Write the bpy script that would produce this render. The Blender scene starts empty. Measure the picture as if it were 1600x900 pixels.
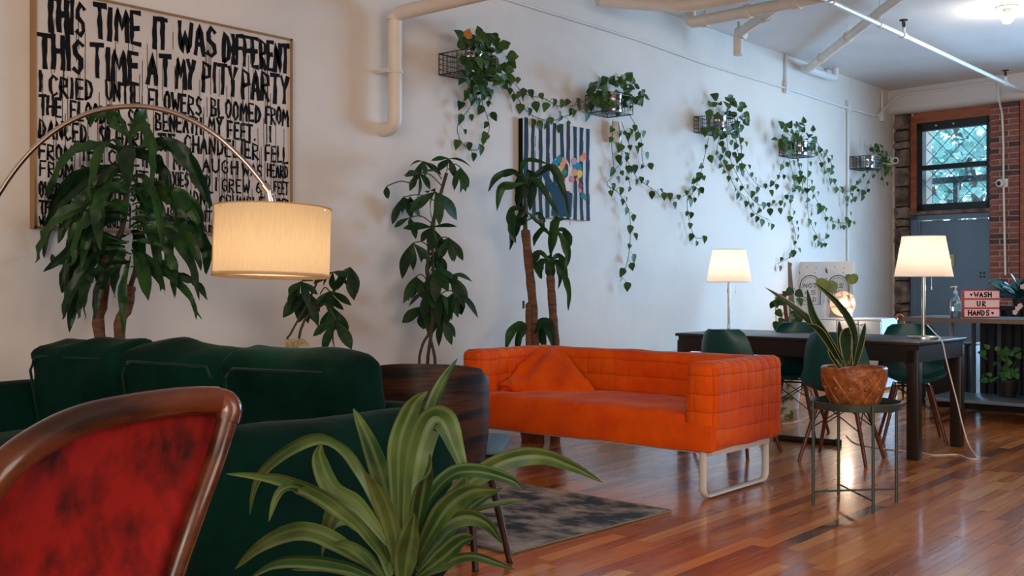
import bpy, bmesh, math, random
from mathutils import Vector, Matrix, noise
random.seed(7)
PI = math.pi
SC = bpy.context.scene
COL = SC.collection
# ---------------------------------------------------------------- camera
F = 1700.0; HY = 436.0; EYE = 1.15
YAW = math.atan(1430/F)
VW = Vector((-math.sin(YAW), math.cos(YAW), 0)); RT = Vector((math.cos(YAW), math.sin(YAW), 0)); UP = Vector((0,0,1))
CAM = Vector((0,0,EYE))
cd = bpy.data.cameras.new('camera'); cam = bpy.data.objects.new('camera', cd); COL.objects.link(cam)
cd.sensor_width = 36; cd.lens = 36*F/1600; cd.shift_y = -(450-HY)/1600
cam.location = CAM; cam.rotation_euler = (PI/2, 0, YAW)
cd.clip_start = .05
SC.camera = cam
# ---------------------------------------------------------------- world, lights, exposure
w = bpy.data.worlds.new('world'); SC.world = w; w.use_nodes = True
bg = w.node_tree.nodes['Background']; bg.inputs[0].default_value = (.62,.84,1,1); bg.inputs[1].default_value = 2.6
SC.view_settings.view_transform = 'Standard'; SC.view_settings.look = 'None'; SC.view_settings.gamma = 1
SC.view_settings.use_curve_mapping = False; SC.view_settings.exposure = 0.52
SC.cycles.max_bounces = 8; SC.cycles.sample_clamp_indirect = 4; SC.cycles.caustics_reflective = False; SC.cycles.caustics_refractive = False
def area(name, loc, target, sx, sy, power, col):
    l = bpy.data.lights.new(name, 'AREA'); l.shape = 'RECTANGLE'; l.size = sx; l.size_y = sy; l.energy = power; l.color = col
    o = bpy.data.objects.new(name, l); COL.objects.link(o); o.location = loc
    o.rotation_euler = (Vector(target)-Vector(loc)).to_track_quat('-Z','Y').to_euler(); return o
def point(name, loc, power, col, r=.04):
    l = bpy.data.lights.new(name, 'POINT'); l.energy = power; l.color = col; l.shadow_soft_size = r
    o = bpy.data.objects.new(name, l); COL.objects.link(o); o.location = loc; return o
sf = area('shopfront_daylight', (-1.7,13.0,1.75), (-4.4,9,1.3), 3.2, 2.4, 165, (.36,.66,1)); sf.data.spread = math.radians(130)
area('rear_warm_fill', (1.6,-4.6,2.1), (-3.0,6,1.2), 4.0, 2.2, 205, (1,.91,.80))  # added unseen warm fill lamp behind the camera; the rear wall has no opening
area('side_warm_fill', (3.3,3.4,2.2), (-4,5.5,1.3), 4.6, 2.0, 90, (1,.91,.80))  # second added fill, out of view in front of the solid right wall

# ---------------------------------------------------------------- helpers
def P(px, py, d): return CAM + VW*d + RT*((px-800)/F*d) + UP*((HY-py)/F*d)
def FL(px, py, z=0.0): return P(px, py, (EYE-z)*F/(py-HY))
WX = -5.26
def WL(px, py, off=0.0):
    t = (px-800)/F; d = (WX+off)/(VW.x+RT.x*t); return P(px, py, d)
def CF(X, d, z=0.0):
    p = RT*X+VW*d; return Vector((p.x,p.y,z))
K = Vector((-5.26,13.91,0)); E = Vector((1.52,-.22,0)).normalized(); N = Vector((-E.y,E.x,0))
def DW(px, py, off=0.0):
    r = P(px,py,1)-CAM; o = K-N*off; t = (o-CAM).dot(N)/r.dot(N); return CAM+r*t
def lin(c): return tuple(((x/255)/12.92 if x/255<=.04045 else ((x/255+.055)/1.055)**2.4) for x in c)
MATS = {}
def M(name, rgb, rough=.5, metal=0, rgb2=None, ns=5, nstretch=None, bump=0, bs=40, sheen=0, coat=0, trans=0, emis=0, spec=.5, lo=.35, hi=.65, coords='Object', sss=0):
    m = bpy.data.materials.new(name); m.use_nodes = True; MATS[name] = m
    nt = m.node_tree; b = nt.nodes['Principled BSDF']; I = b.inputs
    c = lin(rgb)+(1,)
    I['Base Color'].default_value = c; I['Roughness'].default_value = rough; I['Metallic'].default_value = metal
    I['Specular IOR Level'].default_value = spec
    if sheen: I['Sheen Weight'].default_value = sheen; I['Sheen Roughness'].default_value = .35
    if coat: I['Coat Weight'].default_value = coat; I['Coat Roughness'].default_value = .08
    if trans: I['Transmission Weight'].default_value = trans
    if emis: I['Emission Color'].default_value = c; I['Emission Strength'].default_value = emis
    if rgb2 or bump:
        tc = nt.nodes.new('ShaderNodeTexCoord'); mp = nt.nodes.new('ShaderNodeMapping'); nt.links.new(tc.outputs[coords], mp.inputs[0])
        if nstretch: mp.inputs['Scale'].default_value = nstretch
    if rgb2:
        n = nt.nodes.new('ShaderNodeTexNoise'); n.inputs['Scale'].default_value = ns; n.inputs['Detail'].default_value = 6; n.inputs['Roughness'].default_value = .6
        nt.links.new(mp.outputs[0], n.inputs['Vector'])
        r = nt.nodes.new('ShaderNodeValToRGB'); r.color_ramp.elements[0].position = lo; r.color_ramp.elements[1].position = hi
        r.color_ramp.elements[0].color = c; r.color_ramp.elements[1].color = lin(rgb2)+(1,)
        nt.links.new(n.outputs[0], r.inputs[0]); nt.links.new(r.outputs[0], I['Base Color'])
    if bump:
        n2 = nt.nodes.new('ShaderNodeTexNoise'); n2.inputs['Scale'].default_value = bs; n2.inputs['Detail'].default_value = 4
        nt.links.new(mp.outputs[0], n2.inputs['Vector'])
        bp = nt.nodes.new('ShaderNodeBump'); bp.inputs['Strength'].default_value = bump; bp.inputs['Distance'].default_value = .01
        nt.links.new(n2.outputs[0], bp.inputs['Height']); nt.links.new(bp.outputs[0], I['Normal'])
    return m
def mat_of(o, m):
    o.data.materials.append(m)
def TM(o):
    "local->world of an object we made (no depsgraph needed)"
    m = o.matrix_basis.copy()
    return TM(o.parent) @ m if o.parent else m
def mesh_from(bm, name, m, smooth=True):
    me = bpy.data.meshes.new(name); bm.to_mesh(me); bm.free()
    if smooth:
        me.shade_smooth()
        me.set_sharp_from_angle(angle=math.radians(38)) if hasattr(me,'set_sharp_from_angle') else None
    for x in (m if isinstance(m,(list,tuple)) else [m]): me.materials.append(x)
    return me
def obj(name, bm, m, parent=None, smooth=True, world=True):
    bmesh.ops.recalc_face_normals(bm, faces=bm.faces)
    if parent is not None and world: bm.transform(TM(parent).inverted())
    me = mesh_from(bm, name, m, smooth); o = bpy.data.objects.new(name, me); COL.objects.link(o)
    if parent is not None: o.parent = parent
    return o
def thing(name, label, cat, loc=(0,0,0), rz=0, group=None):
    o = bpy.data.objects.new(name, None); COL.objects.link(o); o.location = loc; o.rotation_euler = (0,0,rz)
    o.empty_display_size = .1
    return tag(o, label, cat, group)
def tag(o, label=None, cat=None, group=None, kind=None):
    if label: o['label'] = label
    if cat: o['category'] = cat
    if group: o['group'] = group
    if kind: o['kind'] = kind
    return o
def S(name, bm, m, parent=None, smooth=False):
    o = obj(name, bm, m, parent, smooth)
    if parent is None: o['kind'] = 'structure'
    return o
def centre(o):
    "put a one-mesh thing's origin at its base"
    me = o.data; xs = [v.co for v in me.vertices]
    c = Vector((sum(v.x for v in xs)/len(xs), sum(v.y for v in xs)/len(xs), min(v.z for v in xs)))
    me.transform(Matrix.Translation(-c)); o.location = c; return o
def BM(): return bmesh.new()
def box(bm, a, b, mtx=None, bev=0, mi=0):
    "axis box from corner a to b"
    a = Vector(a); b = Vector(b); c = (a+b)/2; s = b-a
    t = bmesh.new(); bmesh.ops.create_cube(t, size=1)
    t.transform(Matrix.Translation(c) @ Matrix.Diagonal((abs(s.x),abs(s.y),abs(s.z),1)))
    if bev: bmesh.ops.bevel(t, geom=list(t.edges), offset=bev, segments=2, affect='EDGES', profile=.5)
    if mtx is not None: t.transform(mtx)
    for f in t.faces: f.material_index = mi
    join(bm, t)
def join(bm, t):
    mp = {}
    for v in t.verts: mp[v] = bm.verts.new(v.co)
    uvs = t.loops.layers.uv.active; uvd = bm.loops.layers.uv.verify() if uvs else None
    for f in t.faces:
        try: nf = bm.faces.new([mp[v] for v in f.verts])
        except ValueError: continue
        nf.material_index = f.material_index; nf.smooth = f.smooth
        if uvs:
            for l1,l2 in zip(f.loops, nf.loops): l2[uvd].uv = l1[uvs].uv
    t.free()
def frames(pts, closed=False):
    n = len(pts); T = []
    for i in range(n):
        a = pts[(i-1)%n] if closed or i>0 else pts[i]; b = pts[(i+1)%n] if closed or i<n-1 else pts[i]
        t = (b-a); T.append(t.normalized() if t.length>1e-9 else Vector((0,0,1)))
    u = T[0].orthogonal().normalized(); out = []
    for i in range(n):
        u = (u - T[i]*u.dot(T[i]));
        if u.length < 1e-6: u = T[i].orthogonal()
        u.normalize(); out.append((T[i], u, T[i].cross(u)))
    return out
def tube(bm, pts, r, n=8, closed=False, caps=True, mi=0):
    pts = [Vector(p) for p in pts]; fr = frames(pts, closed); rings = []
    for i,(p,(t,u,v)) in enumerate(zip(pts,fr)):
        rr = r[i] if isinstance(r,(list,tuple)) else r
        rings.append([bm.verts.new(p+(u*math.cos(2*PI*k/n)+v*math.sin(2*PI*k/n))*rr) for k in range(n)])
    m = len(rings)
    for i in range(m if closed else m-1):
        A = rings[i]; B = rings[(i+1)%m]
        for k in range(n):
            f = bm.faces.new((A[k],A[(k+1)%n],B[(k+1)%n],B[k])); f.material_index = mi
    if caps and not closed:
        bm.faces.new(rings[0][::-1]).material_index = mi; bm.faces.new(rings[-1]).material_index = mi
def lathe(bm, prof, c=(0,0,0), n=24, mtx=None, mi=0, caps=True):
    c = Vector(c); rings = []
    for r,z in prof:
        if r < 1e-6: rings.append([bm.verts.new((mtx or Matrix()) @ (c+Vector((0,0,z))))])
        else: rings.append([bm.verts.new((mtx or Matrix()) @ (c+Vector((r*math.cos(2*PI*k/n), r*math.sin(2*PI*k/n), z)))) for k in range(n)])
    for A,B in zip(rings, rings[1:]):
        for k in range(n):
            a = A[k%len(A)]; b = A[(k+1)%n%len(A)]; c2 = B[(k+1)%n%len(B)]; d = B[k%len(B)]
            vs = []
            for v in (a,b,c2,d):
                if v not in vs: vs.append(v)
            if len(vs)>2: bm.faces.new(vs).material_index = mi
def spline(pts, n=6):
    pts = [Vector(p) for p in pts]; out = []
    for i in range(len(pts)-1):
        p0 = pts[max(i-1,0)]; p1 = pts[i]; p2 = pts[i+1]; p3 = pts[min(i+2,len(pts)-1)]
        for k in range(n):
            t = k/n
            out.append(.5*((2*p1)+(p2-p0)*t+(2*p0-5*p1+4*p2-p3)*t*t+(3*p1-p0-3*p2+p3)*t**3))
    out.append(pts[-1]); return out
def softbox(bm, size, r, seg=.05, mtx=None, puff=0, wob=0, wsc=4, seed=0, flt=None):
    hx,hy,hz = [s/2 for s in size]; t = bmesh.new()
    n = [max(4,int(s/seg)) for s in size]
    def face(o,u,v,nu,nv):
        g = [[t.verts.new(o+u*(i/nu)+v*(j/nv)) for j in range(nv+1)] for i in range(nu+1)]
        for i in range(nu):
            for j in range(nv): t.faces.new((g[i][j],g[i+1][j],g[i+1][j+1],g[i][j+1]))
    X = Vector((2*hx,0,0)); Y = Vector((0,2*hy,0)); Z = Vector((0,0,2*hz)); o = Vector((-hx,-hy,-hz))
    face(o,Y,X,n[1],n[0]); face(o+Z,X,Y,n[0],n[1]); face(o,X,Z,n[0],n[2]); face(o+Y,Z,X,n[2],n[0]); face(o,Z,Y,n[2],n[1]); face(o+X,Y,Z,n[1],n[2])
    bmesh.ops.remove_doubles(t, verts=t.verts, dist=1e-5)
    for v in t.verts:
        p = v.co; q = Vector((max(-hx+r,min(hx-r,p.x)),max(-hy+r,min(hy-r,p.y)),max(-hz+r,min(hz-r,p.z))))
        # puff: bulge each side in the middle
        bx = 1-(p.x/hx)**2; by = 1-(p.y/hy)**2; bz = 1-(p.z/hz)**2
        dd = p-q
        if dd.length > 1e-9: dd = dd.normalized()*r
        np_ = q+dd
        if puff:
            np_ += Vector(((p.x/hx)*puff*max(0,by)*max(0,bz)*.8 , (p.y/hy)*puff*max(0,bx)*max(0,bz), (p.z/hz)*puff*max(0,bx)*max(0,by)))
        if wob:
            np_ += Vector((noise.noise(p*wsc+Vector((seed,0,0))), noise.noise(p*wsc+Vector((0,seed+9,0))), noise.noise(p*wsc+Vector((0,5,seed)))))*wob
        if flt: np_ = flt(np_)
        v.co = np_
    if mtx is not None: t.transform(mtx)
    join(bm, t)
def ribbon(bm, pts, widths, nrm, th=0, mi=0, fold=0.0, ncross=2):
    "leaf / strap: pts polyline, widths list, nrm preferred normal; uv.x across, uv.y along"
    uv = bm.loops.layers.uv.verify(); rows = []; n = len(pts)
    for i,p in enumerate(pts):
        a = pts[max(i-1,0)]; b = pts[min(i+1,n-1)]; t = (b-a).normalized()
        nn = nrm[i] if isinstance(nrm,list) else nrm
        s = t.cross(nn)
        if s.length < 1e-5: s = t.orthogonal()
        s.normalize(); up = s.cross(t); wd = widths[i]
        rows.append([bm.verts.new(p + s*wd*(j/ncross-.5) + up*fold*wd*abs(2*j/ncross-1)) for j in range(ncross+1)])
    for i in range(n-1):
        for j in range(ncross):
            f = bm.faces.new((rows[i][j],rows[i][j+1],rows[i+1][j+1],rows[i+1][j])); f.material_index = mi; f.smooth = True
            for l,(uu,vv) in zip(f.loops, ((j,i),(j+1,i),(j+1,i+1),(j,i+1))): l[uv].uv = (uu/ncross, vv/(n-1))
# ---------------------------------------------------------------- materials
def leafmat(name, rgb, rgb2, rough=.38, edge=None, edgecol=None, stripes=0):
    m = bpy.data.materials.new(name); m.use_nodes = True; nt = m.node_tree; b = nt.nodes['Principled BSDF']
    b.inputs['Roughness'].default_value = rough+.1; b.inputs['Specular IOR Level'].default_value = .35
    oi = nt.nodes.new('ShaderNodeTexCoord'); n = nt.nodes.new('ShaderNodeTexNoise'); n.inputs['Scale'].default_value = 9
    nt.links.new(oi.outputs['Object'], n.inputs['Vector'])
    r = nt.nodes.new('ShaderNodeValToRGB'); r.color_ramp.elements[0].position=.35; r.color_ramp.elements[1].position=.68
    r.color_ramp.elements[0].color = lin(rgb)+(1,); r.color_ramp.elements[1].color = lin(rgb2)+(1,)
    inf = nt.nodes.new('ShaderNodeObjectInfo'); ad = nt.nodes.new('ShaderNodeMath'); ad.operation='MULTIPLY_ADD'
    nt.links.new(inf.outputs['Random'], ad.inputs[0]); ad.inputs[1].default_value=.35; 
    sb = nt.nodes.new('ShaderNodeMath'); sb.operation='SUBTRACT'; sb.inputs[1].default_value=.17; nt.links.new(n.outputs[0], sb.inputs[0]); nt.links.new(sb.outputs[0], ad.inputs[2])
    nt.links.new(ad.outputs[0], r.inputs[0]); out = r.outputs[0]
    if edge or stripes:
        uv = nt.nodes.new('ShaderNodeUVMap'); sx = nt.nodes.new('ShaderNodeSeparateXYZ'); nt.links.new(uv.outputs[0], sx.inputs[0])
        if edge:
            a = nt.nodes.new('ShaderNodeMath'); a.operation='SUBTRACT'; a.inputs[1].default_value=.5; nt.links.new(sx.outputs[0], a.inputs[0])
            c = nt.nodes.new('ShaderNodeMath'); c.operation='ABSOLUTE'; nt.links.new(a.outputs[0], c.inputs[0])
            g = nt.nodes.new('ShaderNodeMath'); g.operation='GREATER_THAN'; g.inputs[1].default_value=.5-edge; nt.links.new(c.outputs[0], g.inputs[0])
            fac = g.outputs[0]
        else:
            a = nt.nodes.new('ShaderNodeMath'); a.operation='MULTIPLY'; a.inputs[1].default_value=stripes; nt.links.new(sx.outputs[0], a.inputs[0])
            c = nt.nodes.new('ShaderNodeMath'); c.operation='SINE'; nt.links.new(a.outputs[0], c.inputs[0])
            g = nt.nodes.new('ShaderNodeMath'); g.operation='MULTIPLY'; g.inputs[1].default_value=.38; g.use_clamp=True; nt.links.new(c.outputs[0], g.inputs[0])
            fac = g.outputs[0]
        mx = nt.nodes.new('ShaderNodeMix'); mx.data_type='RGBA'; nt.links.new(fac, mx.inputs[0]); nt.links.new(out, mx.inputs[6]); mx.inputs[7].default_value = lin(edgecol)+(1,)
        out = mx.outputs[2]
    nt.links.new(out, b.inputs['Base Color'])
    tr = nt.nodes.new('ShaderNodeBsdfTranslucent'); nt.links.new(out, tr.inputs[0]); ms = nt.nodes.new('ShaderNodeMixShader'); ms.inputs[0].default_value=.22
    nt.links.new(b.outputs[0], ms.inputs[1]); nt.links.new(tr.outputs[0], ms.inputs[2]); nt.links.new(ms.outputs[0], nt.nodes['Material Output'].inputs[0])
    return m
m_wall = M('wall_paint', (224,217,208), .6, rgb2=(203,199,193), ns=.9, lo=.45, hi=.8, bump=.25, bs=7)
m_ceil = M('ceiling_paint', (222,218,214), .5, rgb2=(208,206,205), ns=1.2)
m_soffit = M('soffit_paint', (214,212,212), .45)
m_pipe = M('cream_pipe_paint', (232,225,215), .45, rgb2=(218,208,197), ns=3)
m_wpipe = M('white_pipe_paint', (222,222,222), .3)
m_black = M('black_metal', (14,14,15), .4, 0)
m_blackm = M('matt_black', (10,10,11), .6)
m_chrome = M('brushed_steel', (190,188,184), .22, 1)
m_white = M('white_metal', (214,214,210), .35)
m_whitep = M('white_plastic', (232,232,230), .35)
m_dkwood = M('black_brown_wood', (30,24,22), .34, rgb2=(44,35,32), ns=6, nstretch=(1,14,14))
m_tealp = M('teal_plastic', (8,74,76), .42)
m_chairleg = M('chair_leg_wood', (112,52,30), .35, rgb2=(70,30,18), ns=8, nstretch=(8,8,1))
m_velvet = M('green_velvet', (2,28,22), .85, rgb2=(4,44,35), ns=3, sheen=.04, bump=.7, bs=8, spec=.06)
m_velvetp = M('green_velvet_piping', (4,42,35), .7, sheen=.3, spec=.2)
m_redv = M('red_velvet', (140,20,16), .8, rgb2=(50,5,6), ns=13, nstretch=(1,1,.75), lo=.42, hi=.68, sheen=.15, spec=.25, bump=.2, bs=30)
m_mahog = M('mahogany', (100,48,22), .26, rgb2=(34,14,8), ns=3, nstretch=(1,1,3), coat=.4, lo=.38, hi=.62)
m_ply = M('rosewood_plywood', (66,36,20), .5, rgb2=(14,8,6), ns=3.2, nstretch=(.7,.7,9), lo=.40, hi=.56, spec=.25)
m_rosel = M('rosewood_solid', (58,30,18), .35, rgb2=(36,18,12), ns=5, nstretch=(4,4,1))
m_stone = M('rough_stone', (138,122,114), .95, rgb2=(76,60,52), ns=6, bump=1, bs=18, lo=.4, hi=.62)
m_mortar = M('mortar', (196,186,182), .95, rgb2=(168,156,150), ns=10, bump=.6, bs=40)
m_brick = [M('brick_%s'%n, a, .9, rgb2=b, ns=14, bump=.6, bs=50) for n,a,b in (('red',(146,88,78),(122,70,62)),('rust',(160,102,88),(130,80,70)),('plum',(104,68,66),(84,56,56)),('dark',(70,50,52),(94,62,58)))]
m_frame = M('stained_pine', (164,96,64), .5, rgb2=(128,70,44), ns=4, nstretch=(1,1,6))
m_sash = M('black_sash', (20,30,36), .4)
m_door = M('blue_grey_door', (100,124,144), .45, rgb2=(90,112,132), ns=2)
m_glass = M('window_glass', (235,248,255), .02, trans=1)
m_tanks = M('terracotta', (150,84,54), .7, rgb2=(120,66,42), ns=8)
m_potglz = M('glazed_orange_pot', (176,106,58), .36, rgb2=(118,60,28), ns=30, bump=.5, bs=60, coat=.15)
m_soil = M('soil', (38,26,20), .95, bump=1, bs=60)
m_bark = M('cane_bark', (128,88,62), .8, rgb2=(82,56,42), ns=10, nstretch=(1,1,6), bump=.6, bs=40)
m_bark2 = M('green_brown_stem', (72,62,44), .7, rgb2=(50,44,34), ns=10)
m_stem = M('vine_stem', (62,84,44), .5)
m_stemb = M('vine_stem_brown', (74,58,42), .6)
m_tin = M('tin_can', (210,214,216), .18, 1, rgb2=(150,155,160), ns=6)
m_corn = leafmat('corn_plant_leaf', (18,50,28), (46,86,40), .28)
m_money = leafmat('money_tree_leaf', (16,50,24), (38,80,36), .42)
m_pothos = leafmat('pothos_leaf', (34,66,26), (78,112,50), .4)
m_drac = leafmat('striped_dracaena_leaf', (32,72,32), (90,116,60), .3, stripes=13, edgecol=(140,154,110))
m_snake = leafmat('snake_plant_leaf', (20,44,26), (40,66,38), .35, edge=.09, edgecol=(168,164,118))
m_olive = leafmat('olive_round_leaf', (92,104,44), (124,124,58), .4)
m_rim = M('brass_frame', (176,140,98), .35, .7)
m_canvas = M('canvas_white', (214,206,198), .7, rgb2=(200,192,184), ns=4)
m_ink = M('black_paint', (16,15,15), .6, spec=.12)
m_orange = None
# ================================================================ STRUCTURE
YB = -5.2; XR = 3.6; ZC = 3.55; YF = 14.3
bm = BM(); box(bm, (WX-.3,YB,-.12), (XR,YF+.3,-.021)); floor = S('floor', bm, M('subfloor',(40,24,16),.8))
bm = BM(); box(bm, (WX-.3,YB-.2,ZC), (XR+.2,YF+.3,ZC+.15)); S('ceiling', bm, m_ceil)
bm = BM(); box(bm, (WX-.2,YB-.2,-.12), (WX,YF+.3,ZC)); S('wall_left', bm, m_wall)
bm = BM(); box(bm, (WX-.2,YB-.2,-.12), (XR+.2,YB,ZC)); S('wall_rear', bm, m_wall)
bm = BM(); box(bm, (XR,YB-.2,-.12), (XR+.2,YF+.3,ZC)); S('wall_right', bm, m_wall)
bm = BM(); box(bm, (WX,-5,0), (WX+.015,13.85,.12)); S('baseboard_left', bm, m_wall)
# floor planks
def floormat():
    m = bpy.data.materials.new('varnished_floorboards'); m.use_nodes = True; nt = m.node_tree; b = nt.nodes['Principled BSDF']
    b.inputs['Roughness'].default_value = .27; b.inputs['Coat Weight'].default_value=.4; b.inputs['Coat Roughness'].default_value=.1
    at = nt.nodes.new('ShaderNodeAttribute'); at.attribute_name='tint'
    r = nt.nodes.new('ShaderNodeValToRGB'); cr = r.color_ramp
    cr.elements[0].position=0; cr.elements[0].color=lin((98,54,30))+(1,); cr.elements[1].position=1; cr.elements[1].color=lin((226,168,104))+(1,)
    for p,c in ((.25,(158,86,38)),(.55,(196,116,54)),(.8,(214,140,72))):
        e = cr.elements.new(p); e.color = lin(c)+(1,)
    geo = nt.nodes.new('ShaderNodeNewGeometry'); mp = nt.nodes.new('ShaderNodeMapping'); mp.inputs['Scale'].default_value=(26,1.6,1)
    nt.links.new(geo.outputs['Position'], mp.inputs[0])
    off = nt.nodes.new('ShaderNodeVectorMath'); off.operation='SCALE'; off.inputs['Scale'].default_value=37; nt.links.new(at.outputs['Vector'], off.inputs[0])
    av = nt.nodes.new('ShaderNodeVectorMath'); nt.links.new(mp.outputs[0], av.inputs[0]); nt.links.new(off.outputs[0], av.inputs[1])
    n = nt.nodes.new('ShaderNodeTexNoise'); n.inputs['Scale'].default_value=1.3; n.inputs['Detail'].default_value=7; n.inputs['Roughness'].default_value=.65
    nt.links.new(av.outputs[0], n.inputs['Vector'])
    ma = nt.nodes.new('ShaderNodeMath'); ma.operation='MULTIPLY_ADD'; nt.links.new(n.outputs[0], ma.inputs[0]); ma.inputs[1].default_value=1.0
    s = nt.nodes.new('ShaderNodeMath'); s.operation='SUBTRACT'; nt.links.new(at.outputs['Fac'], s.inputs[0]); s.inputs[1].default_value=.5
    nt.links.new(s.outputs[0], ma.inputs[2]); nt.links.new(ma.outputs[0], r.inputs[0]); nt.links.new(r.outputs[0], b.inputs['Base Color'])
    bp = nt.nodes.new('ShaderNodeBump'); bp.inputs['Strength'].default_value=.05; bp.inputs['Distance'].default_value=.003; nt.links.new(n.outputs[0], bp.inputs['Height']); nt.links.new(bp.outputs[0], b.inputs['Normal'])
    n3 = nt.nodes.new('ShaderNodeTexNoise'); n3.inputs['Scale'].default_value=1.1; nt.links.new(geo.outputs['Position'], n3.inputs['Vector'])
    bp2 = nt.nodes.new('ShaderNodeBump'); bp2.inputs['Strength'].default_value=.25; bp2.inputs['Distance'].default_value=.012; nt.links.new(n3.outputs[0], bp2.inputs['Height'])
    nt.links.new(bp2.outputs[0], b.inputs['Coat Normal'])
    return m
m_floor = floormat()
def plank(bm, x0, x1, y0, y1, tint, lz):
    g = .0004; c = .0003; cl = bm.loops.layers.float_color.get('tint') or bm.loops.layers.float_color.new('tint')
    zs = random.uniform(-.0001,0)
    vs = [bm.verts.new(p) for p in ((x0+g,y0+g,-.02),(x1-g,y0+g,-.02),(x1-g,y1-g,-.02),(x0+g,y1-g,-.02),
          (x0+g,y0+g,-.0012),(x1-g,y0+g,-.0012),(x1-g,y1-g,-.0012),(x0+g,y1-g,-.0012),
          (x0+g+c,y0+g+c,zs),(x1-g-c,y0+g+c,zs),(x1-g-c,y1-g-c,zs),(x0+g+c,y1-g-c,zs))]
    q = [(8,9,10,11)]+[(i,(i+1)%4,4+(i+1)%4,4+i) for i in range(4)]+[(4+i,4+(i+1)%4,8+(i+1)%4,8+i) for i in range(4)]
    for f in q:
        f = bm.faces.new([vs[i] for i in f])
        for l in f.loops: l[cl] = (tint,tint,tint,1)
pl = []
PW = .072; rng = random.Random(11)
x = WX+.001
while x < XR-.05:
    y = YB + rng.uniform(0,.6)*-1
    while y < YF:
        L = rng.choice((.35,.5,.6,.75,.9,1.05))*rng.uniform(.85,1.15)
        t = min(1,max(0,rng.gauss(.54,.20)))
        a = max(y,YB+.001); b = min(y+L,YF+.2)
        if b-a > .02: pl.append((x,x+PW,a,b,t))
        y += L
    x += PW
def proj(p):
    r = p-CAM; d = r.dot(VW); 
    return (800+F*r.dot(RT)/d, HY-F*r.z/d, d) if d>.1 else (0,0,-1)
vis = []
for p in pl:
    c = proj(Vector(((p[0]+p[1])/2,(p[2]+p[3])/2,0)))
    # nearest boards that show: right of the seating group, inside the frame
    ok = c[2]>0 and 700<c[0]<1640 and c[1]<930 and not (c[0]<1050 and 800>c[1]>770 and c[0]<800)
    vis.append((0 if ok else 1, c[2] if c[2]>0 else 99, p))
vis.sort(key=lambda v:(v[0],v[1]))
for k,(a,d,p) in enumerate(vis[:300]):
    bm = BM(); c = Vector(((p[0]+p[1])/2,(p[2]+p[3])/2,0))
    plank(bm, p[0]-c.x, p[1]-c.x, p[2]-c.y, p[3]-c.y, p[4], 0)
    me = mesh_from(bm, 'plank', m_floor, False); o = bpy.data.objects.new('plank', me); COL.objects.link(o); o.location = c; o.parent = floor
bm = BM()
for a,d,p in vis[300:]: plank(bm, *p[:4], p[4], 0)
me = mesh_from(bm, 'floorboards', m_floor, False); o = bpy.data.objects.new('floorboards', me); COL.objects.link(o); o.parent = floor; o['kind']='stuff'
# ---- door wall, at its own slight angle
DM = Matrix.Translation(K) @ Matrix.Rotation(math.atan2(E.y,E.x),4,'Z')       # local x along the wall, y outward, z up
def sz(px, py, off=0.0):
    p = DM.inverted() @ DW(px,py,off); return p.x, p.z
s_st0,_ = sz(1402,300); s_st1,_ = sz(1424,300); s_w1,_ = sz(1551,300); s_b0,_=sz(1548,300); s_b1,_ = sz(1595,300)
_,z_sof = sz(1490,160); 
bm = BM(); box(bm, (-.1,.0,-.1), (s_st1+.02,.5,ZC), DM); box(bm,(s_st1+.02,.12,3.14),(s_w1+.02,.5,ZC),DM); box(bm,(s_w1-.0,.03,-.1),(s_b1,.5,ZC),DM); box(bm,(s_b1,.12,3.14),(9.5,.5,ZC),DM)
box(bm,(s_b1+2.9,.1,-.1),(9.5,.5,ZC),DM)
S('wall_front', bm, m_wall)
# soffit beam with a rounded lower edge
bm = BM(); prof = [(.1,3.25),(-.1,3.25)]+[(-.1-.10*math.sin(a),3.35-.10*math.cos(a)) for a in [i*PI/2/6 for i in range(1,7)]]+[(-.2,ZC-.001),(.1,ZC-.001)]
A = [bm.verts.new(DM@Vector((-.05,y,z))) for y,z in prof]; B = [bm.verts.new(DM@Vector((9,y,z))) for y,z in prof]
for i in range(len(prof)): bm.faces.new((A[i],A[(i+1)%len(prof)],B[(i+1)%len(prof)],B[i]))
bm.faces.new(A); bm.faces.new(B[::-1]); S('trim_1', bm, m_soffit, smooth=True)
# white corner strip beside the stone
bm = BM(); box(bm,(.0,-.05,0),(s_st0-.01,.0,3.25),DM); S('trim_2', bm, m_wall)
# stone pilaster
t = S('trim_3', (lambda b:(box(b,(s_st0,-.03,0),(s_st1,.02,3.27),DM),b)[-1])(BM()), M('stone_mortar',(58,46,42),.95,bump=1,bs=20))
z = 0.0; rg = random.Random(5)
while z < 3.24:
    h = rg.uniform(.1,.3); h = min(h,3.25-z)
    bm = BM(); wv = rg.uniform(-.015,.012)
    softbox(bm,(s_st1-s_st0-.015+wv,.12,max(h-.012,.03)),.018,seg=.03,wob=.02,wsc=9,seed=z*7,mtx=DM@Matrix.Translation(((s_st0+s_st1)/2,-.04,z+h/2)))
    obj('stone', bm, m_stone, t); z += h
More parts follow.
